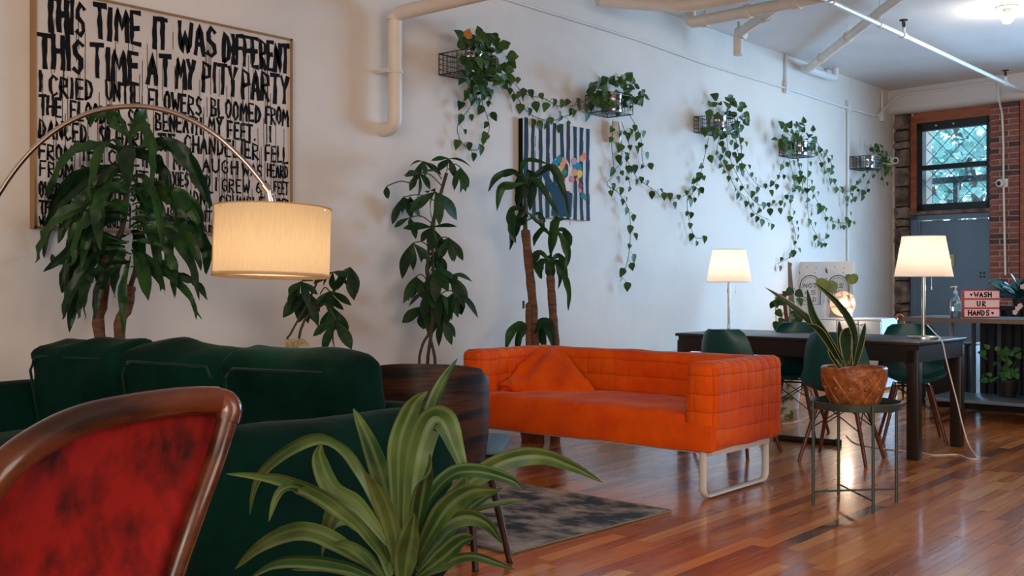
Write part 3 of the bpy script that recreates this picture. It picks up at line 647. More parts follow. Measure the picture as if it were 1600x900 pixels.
moneyL=[shared_leaf('leaflet',obov,m_money,f,d,8) for f,d in ((.25,.25),(.15,.5),(.35,.1))]
def place_leaf(me,name,parent,pos,dirv,nrm,size,wscale=1.0):
    y=Vector(dirv).normalized(); pos=Vector(pos); lim=WX+.035-min(0,y.x*size)
    if pos.x<lim and pos.x>WX-1: pos.x=lim
    x=y.cross(Vector(nrm));
    if x.length<1e-4: x=y.orthogonal()
    x.normalize(); z=x.cross(y)
    m=Matrix((x*size*wscale,y*size,z*size)).transposed().to_4x4(); m.translation=pos
    o=bpy.data.objects.new(name,me); COL.objects.link(o); o.parent=parent; o.matrix_basis=TM(parent).inverted()@m; return o
def rv(rg,s=1): return Vector((rg.uniform(-1,1),rg.uniform(-1,1),rg.uniform(-1,1)))*s
# ================================================================ WIRE BASKETS AND POTHOS
baskets=[(685,117),(914,177),(1084,207),(1217,244),(1327,264)]
names=['first from the left, beside the drain pipe','second from the left, over the striped canvas','third from the left, over the small lit lamp','fourth from the left, between the two vines nearest the cabinet','last on the right, nearest the corner']
strands=[
 [[(742,128),(735,165),(718,190),(715,205),(722,225),(740,236),(755,225),(763,200),(760,180),(752,155),(757,130)],[(790,112),(812,140),(826,149),(850,155),(872,166),(898,165),(920,153)],[(788,122),(808,152),(825,175),(855,187),(880,183),(912,168)],[(755,128),(762,150),(770,165)],[(735,130),(728,150),(722,170)]],
 [[(957,187),(955,230),(960,270),(950,287),(965,300),(978,320),(984,345),(985,380),(980,410),(968,440)],[(972,190),(985,230),(978,260),(985,290)],[(985,180),(1000,215),(1004,250),(1010,262)],[(978,245),(995,275),(1022,298),(1036,308),(1065,307),(1080,295),(1092,275)],[(1074,308),(1074,335),(1085,368),(1096,373)],[(965,190),(970,225),(972,250),(963,265)]],
 [[(1108,213),(1098,260),(1088,290),(1072,315)],[(1135,215),(1140,245),(1155,280),(1170,305),(1190,322),(1215,318),(1235,300),(1250,275)],[(1150,212),(1155,245),(1175,280),(1195,292),(1215,280),(1226,250)],[(1150,175),(1155,215),(1158,240)],[(1128,215),(1135,260),(1150,295),(1165,308)],[(1168,308),(1178,330),(1202,342)],[(1125,212),(1122,240),(1130,262)]],
 [[(1232,245),(1240,290),(1235,330),(1242,365),(1238,395),(1215,412)],[(1262,240),(1263,300),(1265,340),(1280,374),(1290,372)],[(1272,228),(1290,265),(1305,290),(1320,300),(1338,288)],[(1275,222),(1297,250),(1302,270)],[(1265,290),(1285,330),(1300,345),(1326,350)],[(1245,245),(1250,270),(1255,300)]],
 [[(1360,262),(1340,285),(1325,310),(1322,340),(1330,352)],[(1375,240),(1377,262),(1380,290)],[(1366,262),(1350,295),(1345,300)],[(1372,235),(1385,245),(1390,275)]]]
mass=[(758,100,40,46,105),(960,148,48,24,62),(1130,182,36,30,50),(1244,218,29,28,54),(1368,246,22,18,15)]
m_dead=leafmat('yellowed_leaf',(190,110,40),(214,150,70),.5)
for i,(bx,by) in enumerate(baskets):
    c=WL(bx,by); p_=.26; L=.31; Hh=.145; z0=c.z; y0=c.y; x0=WX+.006; x1=WX+p_
    t=thing('wire_basket','black wire wall basket, '+names[i],'basket',(x0,y0+L/2,z0),0,'wire baskets along the white wall')
    bm=BM(); rr=.0035
    def rect(z,x0=x0,x1=x1,y0=y0,L=L): return [Vector((x0,y0,z)),Vector((x1,y0,z)),Vector((x1,y0+L,z)),Vector((x0,y0+L,z))]
    tube(bm,rect(z0+Hh),rr*1.2,6,closed=True); tube(bm,rect(z0),rr*1.2,6,closed=True)
    for q in rect(z0): tube(bm,[q,q+Vector((0,0,Hh))],rr,5)
    obj('basket_frame',bm,m_black,t)
    bm=BM(); r2=.0018
    for k in (1,2,3): tube(bm,rect(z0+Hh*k/4),r2,4,closed=True)
    for k in range(1,8):
        yy=y0+L*k/8
        tube(bm,[Vector((x0,yy,z0+Hh)),Vector((x0,yy,z0)),Vector((x1,yy,z0)),Vector((x1,yy,z0+Hh))],r2,4)
    for k in range(1,6):
        xx=x0+(x1-x0)*k/6
        tube(bm,[Vector((xx,y0,z0+Hh)),Vector((xx,y0,z0)),Vector((xx,y0+L,z0)),Vector((xx,y0+L,z0+Hh))],r2,4)
    g=obj('wire_mesh',bm,m_black,t); 
    # tin pot
    pc=Vector(((x0+x1)/2+.02,y0+L*.5,z0+.006)); R0=.095
    bm=BM(); lathe(bm,[(0,0),(R0*.9,0),(R0*.92,.01),(R0*.96,.06),(R0*.93,.065),(R0*1.0,.135),(R0*1.04,.14),(R0*1.04,.15),(R0*.98,.15),(R0*.97,.12),(0,.12)],pc,22)
    o=obj('tin_pot',bm,m_tin); tag(centre(o),'shiny metal pot in the '+['first','second','third','fourth','last'][i]+' wall basket from the left','pot',None,None); o['group']='metal pots in wire baskets'
    # pothos
    rg=random.Random(20+i)
    t=thing('pothos_vine',['pothos vine spilling from the first basket, one yellow leaf on top','pothos vine trailing longest, down the wall right of the striped canvas','pothos vine of the third basket, hanging above the small lit lamp','pothos vine of the fourth basket, hanging over the leaning posters','small sparse pothos vine of the last basket by the corner'][i],'plant',pc+Vector((0,0,.12)),0,'pothos vines in the wall baskets')
    nl=0; mx,my,rx,ry,nn=mass[i]
    for k in range(nn):
        a=rg.uniform(0,2*PI); r=math.sqrt(rg.random()); px=mx+rx*r*math.cos(a); py=my+ry*r*math.sin(a)
        q=WL(px,py,rg.uniform(.05,.34)); s_=rg.uniform(.07,.105)
        d=Vector((rg.uniform(-.3,.5),rg.uniform(-.8,.8),rg.uniform(-.9,.15))) if my-py<ry*.35 else Vector((rg.uniform(-.3,.5),rg.uniform(-.9,.9),rg.uniform(.0,1)))
        place_leaf(heartL[rg.randrange(3)],'leaf',t,q,d,Vector((.8,-.5,.3))+rv(rg,.6),s_,1.0)
    bm=BM()
    for k in range(7):   # short petioles in the crown
        q=WL(mx+rg.uniform(-rx,rx)*.7,my+rg.uniform(-ry,ry)*.7,.15); tube(bm,spline([pc+Vector((0,0,.1)),(pc+q)/2+Vector((0,0,.08)),q],4),.002,4)
    for st in strands[i]:
        off=rg.uniform(.03,.07); first=WL(*st[0],.12); pts=[WL(x+rg.uniform(-1.5,1.5),y+rg.uniform(-1.5,1.5),(.14 if j==0 else off+rg.uniform(-.012,.02))) for j,(x,y) in enumerate(st)]
        sp=spline(pts,7); tube(bm,sp,.0028,5)
        acc=0; side=1; nxt=.05
        for a,b in zip(sp,sp[1:]):
            acc+=(b-a).length
            if acc>nxt:
                nxt=acc+rg.uniform(.045,.085); side=-side if rg.random()<.75 else side
                tdir=(b-a).normalized(); sd=Vector((0,-tdir.z,tdir.y))*side
                pet=(sd*.7+Vector((.35,0,.1))+tdir*.3)*rg.uniform(.03,.07); e=b+pet; e.x=max(e.x,WX+.03)
                tube(bm,[b,b+pet*.6+Vector((0,0,.008)),e],.0016,4)
                place_leaf(heartL[rg.randrange(3)],'leaf',t,e,Vector((rg.uniform(-.1,.3),sd.y*.5+rg.uniform(-.4,.4),-1+rg.uniform(-.1,.5))),Vector((.85,-.45,.3))+rv(rg,.55),rg.uniform(.05,.092),rg.uniform(.8,1.05))
        # tip
    obj('stems',bm,m_stem if i else m_stemb,t)
    if i==0:
        for (px,py,dx,m_) in ((723,55,-.7,0),(738,58,.8,0),(728,57,.1,1)):
            q=WL(px,py+4,.2)
            o=place_leaf(heartL[1],'leaf',t,q,Vector((.1,dx,.4)),Vector((.8,-.5,.3)),.085)
            if m_: o.data=heartL[1].copy(); o.data.materials.clear(); o.data.materials.append(m_dead); o['label']='orange yellowed leaf'
# white device below second basket
q=WL(963,206,.06); t=tag(thing('wall_speaker','slim white capsule shaped device on the wall below the second wire basket','device',(q.x,q.y,q.z-.09)))
bm=BM(); lathe(bm,[(0,-.09),(.03,-.09),(.04,-.075),(.042,.06),(.036,.085),(0,.09)],q,18); obj('body',bm,m_whitep,t)
bm=BM(); box(bm,(WX,q.y-.02,q.z-.03),(q.x,q.y+.02,q.z+.03)); obj('bracket',bm,m_whitep,t)
# ================================================================ STRAP LEAVED AND PALMATE PLANTS
def strap(parent, pts, wpx, m, nrm=None, name='leaf', fold=.25, rg=random, wave=.0, shape=None, n=6):
    "pts are world points"
    sp=spline(pts,n); k=len(sp); ws=[]; nr=[]
    nn=(nrm or -VW).normalized(); tw=rg.uniform(-.7,.7); tw2=rg.uniform(-.8,.8)
    for i in range(k):
        v=i/(k-1); pr=(min(1,(v+.02)/.25)**.55*.75+.25*min(1,v*3))*(max(0,1-v)**.55 if v>.55 else (.45)**.55*(1+(.55-v)*.55))*1.35
        pr=(min(1,.28+v*2.2))*(1-max(0,(v-.5)/.5)**2.0)
        if m is m_corn: pr=(.16+.84*min(1,max(0,v-.08)*2.3)**.8)*(1-max(0,(v-.5)/.5)**2.2)*(1+.12*math.sin(v*17+tw*9))
        if shape=='snake': pr=(.6+.4*min(1,v*2.5))*(1-max(0,(v-.45)/.55)**2.2)
        ws.append(max(.0008,wpx*pr)); 
        nr.append((nn+UP*tw*v+RT*(tw2*v)).normalized())
    for p in sp: p.x=max(p.x,WX+.03)
    bm=BM(); ribbon(bm,sp,ws,nr,fold=fold,ncross=4)
    if wave:
        sd=rg.uniform(0,99)
        for v in bm.verts: v.co+=nn*noise.noise(v.co*22+Vector((sd,0,0)))*wave
    o=obj(name,bm,m,parent); return o
def px3(lst, d, jd=0, rg=random): 
    n=len(lst); e=rg.uniform(-jd,jd); return [P(x,y,d+e*i/(n-1)) for i,(x,y) in enumerate(lst)]
def pot(name,label,c,r,h,m,cat='plant pot'):
    t=thing(name,label,cat,c); bm=BM(); lathe(bm,[(0,0),(r*.72,0),(r*.8,h*.3),(r*.97,h*.92),(r,h*.93),(r,h),(r*.9,h),(r*.88,h*.9),(0,h*.9)],Vector(c),26); obj('pot_body',bm,m,t); 
    bm=BM(); lathe(bm,[(0,h*.905),(r*.87,h*.905)],Vector(c),20); obj('soil',bm,m_soil,t); return t
# --- big corn plant left
rg=random.Random(31); D=5.28; base=Vector((-4.92,2.92,0)); 
pot('plant_pot','terracotta pot behind the green sofa under the big corn plant',(base.x,base.y,0),.14,.3,m_tanks)
t=thing('corn_plant','big drooping corn plant in front of the lettered canvas behind the green sofa','plant',(base.x,base.y,.28))
def trunk(pts,r,par,m=m_bark,d=None):
    bm=BM(); sp=spline(pts,5); tube(bm,sp,[r*(1+.08*math.sin(i*2.3)) for i in range(len(sp))],12); lathe(bm,[(0,0),(r*.9,0),(r*.4,.012),(0,.014)],sp[0],10); obj('trunk',bm,m,par)
def down(px,py,d,z=.28): p=P(px,py,d); return Vector((p.x,p.y,z)) if px>300 else Vector((base.x+(px-172)*.0025,base.y,z))
trunk([P(168,384,D),P(160,470,D),P(156,525,D),down(160,525,D)],.028,t)
trunk([P(203,448,D+.03),P(199,480,D+.03),P(187,525,D+.03),down(186,525,D+.03)],.028,t)
bm=BM(); tube(bm,spline([P(172,386,D),P(190,360,D),P(200,290,D),P(204,205,D)],6),[.016]*6+[.013]*7+[.008]*6,8); tube(bm,spline([P(203,450,D+.03),P(212,420,D),P(214,395,D)],5),.012,8); obj('green_stem',bm,m_bark2,t)
LV=[([(203,220),(188,183),(152,176),(138,200)],20),([(200,215),(178,190),(168,182)],22),([(204,215),(225,196),(240,225),(238,298)],30),([(204,225),(198,245),(201,292)],28),([(200,235),(140,228),(95,262),(70,330)],26),([(206,235),(262,222),(300,262),(325,318)],26),
([(206,250),(275,232),(318,282),(330,330)],22),([(198,265),(140,278),(90,322),(60,405)],22),([(198,262),(150,268),(100,300),(82,345)],34),([(198,320),(130,322),(80,355),(55,412)],22),([(196,378),(140,362),(105,395),(68,425)],18),
([(196,385),(145,385),(108,420),(98,458)],28),([(196,395),(140,395),(118,440),(108,520)],30),([(196,380),(158,375),(160,405),(152,440)],26),([(204,360),(214,375),(216,438)],28),([(206,390),(222,415),(232,470)],24),([(208,390),(238,412),(258,455)],20),
([(208,375),(255,382),(278,425),(275,468)],22),([(208,365),(262,362),(300,410),(312,470)],20),([(208,355),(285,345),(322,385),(322,430)],22),([(206,320),(275,300),(310,335),(316,375)],22),([(206,300),(248,292),(278,330),(284,400)],28),([(204,290),(222,300),(246,340),(250,398)],30),
([(202,300),(172,292),(155,330),(158,392)],28),([(200,395),(184,410),(180,466)],28),([(204,400),(192,450),(193,522)],14),([(208,415),(270,425),(305,440),(326,467)],18),([(210,415),(262,432),(296,462),(308,502)],12),
([(202,240),(172,222),(150,262),(140,310)],26),([(202,250),(225,240),(262,270),(268,330)],26),([(200,330),(165,335),(130,372),(120,405)],26),([(206,340),(250,335),(292,372),(300,400)],20),([(200,345),(182,340),(150,352),(118,330)],20),([(206,330),(232,330),(262,372),(258,420)],22),([(203,225),(216,190),(230,172)],20),([(200,280),(150,298),(112,340),(90,380)],22),([(206,280),(240,300),(290,320),(310,352)],22),([(196,390),(150,402),(92,408),(80,398)],14)]
for k in range(26):
    sg=rg.choice((-1,1)); y0=rg.uniform(225,425); rch=rg.uniform(35,112)*sg; dr=rg.uniform(55,125)
    LV.append(([(203,y0),(203+rch*.45,y0-rg.uniform(-8,14)),(203+rch*.85,y0+dr*.35),(203+rch,min(500,y0+dr))],rg.uniform(14,22)))
for lst,wp in LV: strap(t,px3(lst,D-.05,.28,rg),wp/F*D*.92,m_corn,nrm=(-VW+rv(rg,.55)),rg=rg,wave=.03,fold=.2)
# --- small money tree behind the sofa, under the arc lamp
def money(name,label,d,stems,clusters,rg,r=.012,basepx=None,braid=False):
    b=P(basepx[0],basepx[1],d); t=thing(name,label,'plant',(b.x,b.y,.28))
    pot('plant_pot','terracotta pot of the '+('low' if basepx[0]<500 else 'tall bushy')+' money tree',(b.x,b.y,0),.15,.3,m_tanks)
    bm=BM()
    for st in stems:
        pts=[P(x,y,d) for x,y in st]; pts.append(Vector((b.x+rg.uniform(-.03,.03),b.y,.28))); tube(bm,spline(pts,5),r*rg.uniform(.7,1),7)
    obj('stem',bm,m_bark2,t)
    for (cx,cy,sx,sy,L,n) in clusters:
        dd=d+rg.uniform(-.14,.14); c=P(cx,cy,dd); bm=BM(); s=P(sx,sy,d); tube(bm,spline([s,(s+c)/2+UP*.03,c],5),.004,5); obj('petiole',bm,m_stem,t)
        a0=rg.uniform(0,2*PI)
        for k in range(n):
            a=a0+2*PI*k/n+rg.uniform(-.25,.25); out=RT*math.cos(a)+VW*math.sin(a)*.8; dr=out*rg.uniform(.35,.75)+UP*rg.uniform(-1.1,-.15)
            if cy<sy-15 and rg.random()<.3: dr=out+UP*.1
            place_leaf(moneyL[rg.randrange(3)],'leaf',t,c,dr,UP*.7-VW*.7+rv(rg,.35),L/F*d*rg.uniform(.85,1.25),rg.uniform(.85,1.15))
    return t
rg=random.Random(41)
LOWTREE=money('money_tree','low money tree showing just below the drum shade of the arc lamp',6.0,[[(500,430),(480,475),(455,520),(448,545)],[(548,418),(510,470),(470,515)]],
 [(478,455,480,470,46,8),(548,418,520,450,44,6),(520,480,490,480,44,7),(515,455,500,460,36,5),(470,440,480,470,36,6),(525,500,500,475,44,6),(520,425,520,450,34,5)],rg,.008,(452,545))
money('money_tree','tall bushy money tree against the wall between the green sofa and orange sofa',7.05,[[(698,270),(684,320),(672,370),(668,440),(676,500),(668,570)],[(690,300),(680,330),(676,400),(680,470),(672,520),(680,570)],[(672,520),(660,540),(656,575)]],
 [(654,270,690,290,36,6),(680,300,684,320,48,6),(630,308,682,315,38,6),(702,248,698,268,34,5),(720,262,700,265,36,5),(660,252,690,280,30,5),(675,355,676,380,40,7),(645,380,674,390,44,5),(702,372,676,385,40,5),(682,395,672,410,38,6),(650,432,668,440,44,6),(682,420,670,430,40,6),(705,430,676,450,44,6),(665,478,674,490,44,6),(712,455,678,470,46,6),(692,496,674,505,36,5),(668,455,670,470,40,6),(690,460,672,470,42,6),(604,291,650,290,24,2),(640,340,676,350,30,4)],rg,.012,(672,560))
# --- corn plant with canes behind orange sofa
rg=random.Random(51); D=7.75; b=P(845,548,D)
pot('plant_pot','terracotta pot hidden behind the orange sofa back',(b.x,b.y,0),.19,.32,m_tanks)
t=thing('cane_corn_plant','corn plant on three bare canes behind the orange sofa, below the striped canvas','plant',(b.x,b.y,.3))
trunk([P(821,360,D),P(828,430,D),P(834,500,D),down(838,548,D,.3)],.032,t)
trunk([P(860,432,D),P(864,490,D),P(868,546,D),down(866,548,D,.3)],.030,t)
trunk([P(826,475,D-.05),P(826,510,D-.05),down(828,548,D-.05,.3)],.022,t)
bm=BM(); tube(bm,[P(821,362,D),P(820,300,D),P(822,275,D)],[.016,.012,.008],8); tube(bm,[P(860,432,D),P(860,405,D)],[.014,.008],8); tube(bm,spline([P(860,405,D),P(864,370,D),P(870,345,D)],4),.008,6); tube(bm,[P(818,482,D-.05),P(818,470,D-.05)],.008,6); obj('green_stem',bm,m_bark2,t)
for lst,wp in (([(822,280),(800,268),(775,278),(763,300)],10),([(822,285),(800,290),(782,295),(776,330)],14),([(822,290),(812,280),(812,300),(808,325)],16),([(822,285),(835,275),(862,262),(880,300),(890,340)],13),([(822,295),(832,280),(850,300),(874,340)],12),([(820,300),(806,272),(788,272),(772,276)],9),([(822,290),(815,265),(826,250),(856,256)],8),
  ([(822,300),(828,270),(830,295),(828,330)],18),([(820,320),(810,340),(800,370),(796,392)],14),([(822,330),(838,345),(846,350),(850,362)],10),([(820,325),(800,328),(800,350),(802,368)],14),([(824,335),(815,345),(812,352)],14),([(822,345),(840,335),(852,348)],10),([(820,350),(800,355),(806,380)],12),
  ([(860,412),(845,395),(832,410),(828,432)],13),([(860,410),(848,408),(842,420),(846,436)],14),([(860,408),(872,400),(880,415),(886,440)],13),([(861,410),(858,400),(860,425),(862,440)],15),([(862,405),(880,425),(890,455),(888,486)],11),([(860,412),(870,410),(878,430),(872,452)],12),([(860,400),(862,380),(866,345),(868,338)],16),([(864,375),(850,358),(838,368),(834,385)],10),([(868,362),(880,360),(888,380),(880,395)],14),([(868,362),(874,345),(890,342)],4),([(868,360),(878,372),(888,398),(884,420)],12),
  ([(832,520),(815,508),(798,520),(790,548)],14),([(834,520),(826,512),(812,525),(808,550)],14),([(836,520),(846,505),(858,510),(866,548)],18),([(858,505),(850,515),(852,548)],20),([(836,522),(835,512),(838,530),(842,550)],14)):
    strap(t,px3(lst,D-.04,.2,rg),wp/F*D*1.05,m_corn,nrm=(-VW+rv(rg,.4)),rg=rg,wave=.01,fold=.2,n=5)
# --- foreground dracaena
rg=random.Random(61); D=2.1; b=P(632,900,D)
pot('plant_pot','floor pot of the striped dracaena in the foreground',(b.x,b.y,0),.17,.34,m_tanks)
t=thing('dracaena','yellow green striped dracaena in the foreground, beside the green sofa arm','plant',(b.x,b.y,.31))
bm=BM(); tube(bm,[Vector((b.x,b.y,.3)),P(630,930,D),P(630,870,D)],[.018,.018,.014],10); obj('stem',bm,m_bark,t)
B0=(628,880)
for lst,wp in (([(633,890),(640,800),(648,720),(668,658),(692,655),(712,700),(733,760)],46),([(624,880),(620,760),(622,690),(640,640),(652,622),(668,611)],30),([(655,800),(668,700),(672,650),(690,600),(715,560)],22),([(618,860),(600,770),(578,700),(552,638)],34),
 ([(615,870),(590,790),(555,720),(508,683),(455,700),(405,745),(390,805)],24),([(606,850),(560,790),(518,762),(498,715),(502,692)],30),([(605,880),(560,820),(505,775),(455,752),(410,743),(353,740)],24),([(560,830),(480,770),(440,768),(420,815)],16),
 ([(612,900),(590,830),(560,800),(528,805),(512,840),(503,870)],46),([(612,905),(560,868),(500,835),(455,832),(405,855),(367,889)],30),([(612,915),(540,885),(480,876),(425,880),(385,908)],24),([(600,910),(545,892),(500,884),(455,890)],18),
 ([(640,895),(672,830),(720,762),(780,722),(840,710),(895,728),(942,754)],34),([(645,885),(690,800),(735,765),(780,766)],32),([(642,895),(680,830),(722,805),(760,815),(786,850)],32),([(645,905),(690,880),(740,866),(806,890)],24),([(645,860),(655,790),(664,740),(673,710)],26),
 ([(650,890),(690,840),(735,790),(785,762)],22),([(650,870),(690,815),(745,795),(828,780)],18),([(640,900),(660,800),(700,745),(745,735),(800,750),(815,765)],22),([(622,890),(612,820),(590,760),(570,735)],28),([(638,910),(632,850),(622,795),(612,770)],34),([(652,900),(690,870),(720,845),(742,840)],26),([(628,920),(634,870),(640,840),(648,800)],38),([(600,905),(575,870),(545,850),(520,850)],24)):
    strap(t,px3(lst,D,.3,rg),wp/F*D,m_drac,nrm=(-VW+rv(rg,.4)),rg=rg,wave=.004,fold=.22,n=7)
# ================================================================ GREEN SOFA
def sofa_green():
    near=CF((588-800)/F*3.95,3.95); far=CF((105-800)/F*4.85,4.85)
    n2=Vector((near.x,near.y,0)); f2=Vector((far.x,far.y,0)); ax=(f2-n2).normalized()   # along length, away
    # local: x along from near arm to far arm, y = toward the backrest (+Y world side), z up
    ang=math.atan2(ax.y,ax.x); L=(f2-n2).length
    t=thing('green_sofa','dark green velvet three seat sofa with loose back cushions, standing at the left','sofa',(n2.x,n2.y,0),ang)
    bk=-1  # backrest is on local -y side
    MT=TM(t); T=Matrix.Translation
    def sb(name,c,size,r,m=m_velvet,seg=.05,puff=0,wob=0,seed=0,rot=None,wsc=4,sub=None):
        bm=BM(); mt=MT@T(c)@(rot or Matrix()); softbox(bm,size,r,seg,mt,puff,wob,wsc,seed); return obj(name,bm,m,t)
    aw=.24
    sb('frame',(L/2,.33,.21),(L+.02,.86,.28),.03)
    sb('backrest',(L/2,-.13,.40),(L+.30,.18,.58),.07,wob=.006)
    for nm,xx in (('arm',-.13),('arm',L+.10)):
        sb(nm,(xx-(.02 if xx<0 else 0),.40,.385),(aw,1.16,.65),.115,wob=.008,seed=xx,rot=Matrix.Rotation(.035 if xx<0 else 0,4,'X'))
    sw=L/3
    for k in range(3):
        sb('seat_cushion',(sw*(k+.5),.42,.42),(sw-.01,.72,.18),.05,puff=.012,wob=.006,seed=k)
    hs=[.93,.90,.93]
    for k in range(3):
        tilt=Matrix.Rotation(-.17,4,'X')@Matrix.Rotation((.03,-.02,.02)[k],4,'Z')
        xx=sw*(k+.5); 
        bm=BM(); mt=MT@T((xx,.06,.665))@tilt
        softbox(bm,(sw+.05,.25,.43),.07,.03,mt,.014,.028,5,k*3.1); c=obj('back_cushion',bm,m_velvet,t)
        bm=BM(); hx=sw/2-.035; hz=.18; pts=[]
        for (a,b_) in ((-1,-1),(1,-1),(1,1),(-1,1)):
            cx=a*(hx-.06); cz=b_*(hz-.06); a0={(-1,-1):PI,(1,-1):1.5*PI,(1,1):0,(-1,1):.5*PI}[(a,b_)]
            for q in range(5):
                an=a0+q*PI/8; pts.append(mt@Vector((cx+.06*math.cos(an),.119+.008*math.sin(an*5+k),cz+.06*math.sin(an))))
        tube(bm,pts,.006,6,closed=True); obj('piping',bm,m_velvetp,c)
    for x_,y_ in ((.0,-.18),(L,-.18),(0,.7),(L,.7)):
        bm=BM(); lathe(bm,[(0,0),(.02,0),(.03,.07),(0,.07)],(MT@Vector((x_,y_,0))),10); obj('leg',bm,m_dkwood,t)
    return t
gs=sofa_green()
# ================================================================ ORANGE SOFA
def orange_mat():
    m=M('orange_quilted_corduroy',(238,98,8),.8,rgb2=(220,74,6),ns=4,sheen=.12,spec=.15)
    nt=m.node_tree; b=nt.nodes['Principled BSDF']; tc=nt.nodes.new('ShaderNodeTexCoord'); sp=nt.nodes.new('ShaderNodeSeparateXYZ')
    n=nt.nodes.new('ShaderNodeTexNoise'); n.inputs['Scale'].default_value=3; nt.links.new(tc.outputs['Object'],n.inputs['Vector'])
    mx=nt.nodes.new('ShaderNodeVectorMath'); mx.operation='MULTIPLY_ADD'; nt.links.new(n.outputs['Color'],mx.inputs[0]); mx.inputs[1].default_value=(.03,.03,.03); nt.links.new(tc.outputs['Object'],mx.inputs[2]); nt.links.new(mx.outputs[0],sp.inputs[0])
    outs=[]
    for ax,per in ((0,.105),(1,.085),(2,.095)):
        k=nt.nodes.new('ShaderNodeMath'); k.operation='MULTIPLY'; k.inputs[1].default_value=PI/per; nt.links.new(sp.outputs[ax],k.inputs[0])
        s=nt.nodes.new('ShaderNodeMath'); s.operation='SINE'; nt.links.new(k.outputs[0],s.inputs[0])
        a=nt.nodes.new('ShaderNodeMath'); a.operation='ABSOLUTE'; nt.links.new(s.outputs[0],a.inputs[0])
        p=nt.nodes.new('ShaderNodeMath'); p.operation='POWER'; p.inputs[1].default_value=.3; nt.links.new(a.outputs[0],p.inputs[0]); 
        g=nt.nodes.new('ShaderNodeMath'); g.operation='MULTIPLY'; g.inputs[1].default_value=(.35,1,1)[ax]; nt.links.new(p.outputs[0],g.inputs[0]); outs.append(g.outputs[0])
    a1=nt.nodes.new('ShaderNodeMath'); nt.links.new(outs[0],a1.inputs[0]); nt.links.new(outs[1],a1.inputs[1]); a2=nt.nodes.new('ShaderNodeMath'); nt.links.new(a1.outputs[0],a2.inputs[0]); nt.links.new(outs[2],a2.inputs[1])
    n2=nt.nodes.new('ShaderNodeTexNoise'); n2.inputs['Scale'].default_value=14; nt.links.new(tc.outputs['Object'],n2.inputs['Vector'])
    a3=nt.nodes.new('ShaderNodeMath'); a3.operation='MULTIPLY_ADD'; a3.inputs[1].default_value=.8; nt.links.new(n2.outputs[0],a3.inputs[0]); nt.links.new(a2.outputs[0],a3.inputs[2])
    bp=nt.nodes.new('ShaderNodeBump'); bp.inputs['Strength'].default_value=.8; bp.inputs['Distance'].default_value=.014; nt.links.new(a3.outputs[0],bp.inputs['Height']); nt.links.new(bp.outputs[0],b.inputs['Normal'])
    return m
m_orange=orange_mat()
m_orplain=M('orange_corduroy',(236,92,8),.8,rgb2=(216,70,6),ns=5,sheen=.12,spec=.15,bump=.5,bs=12)
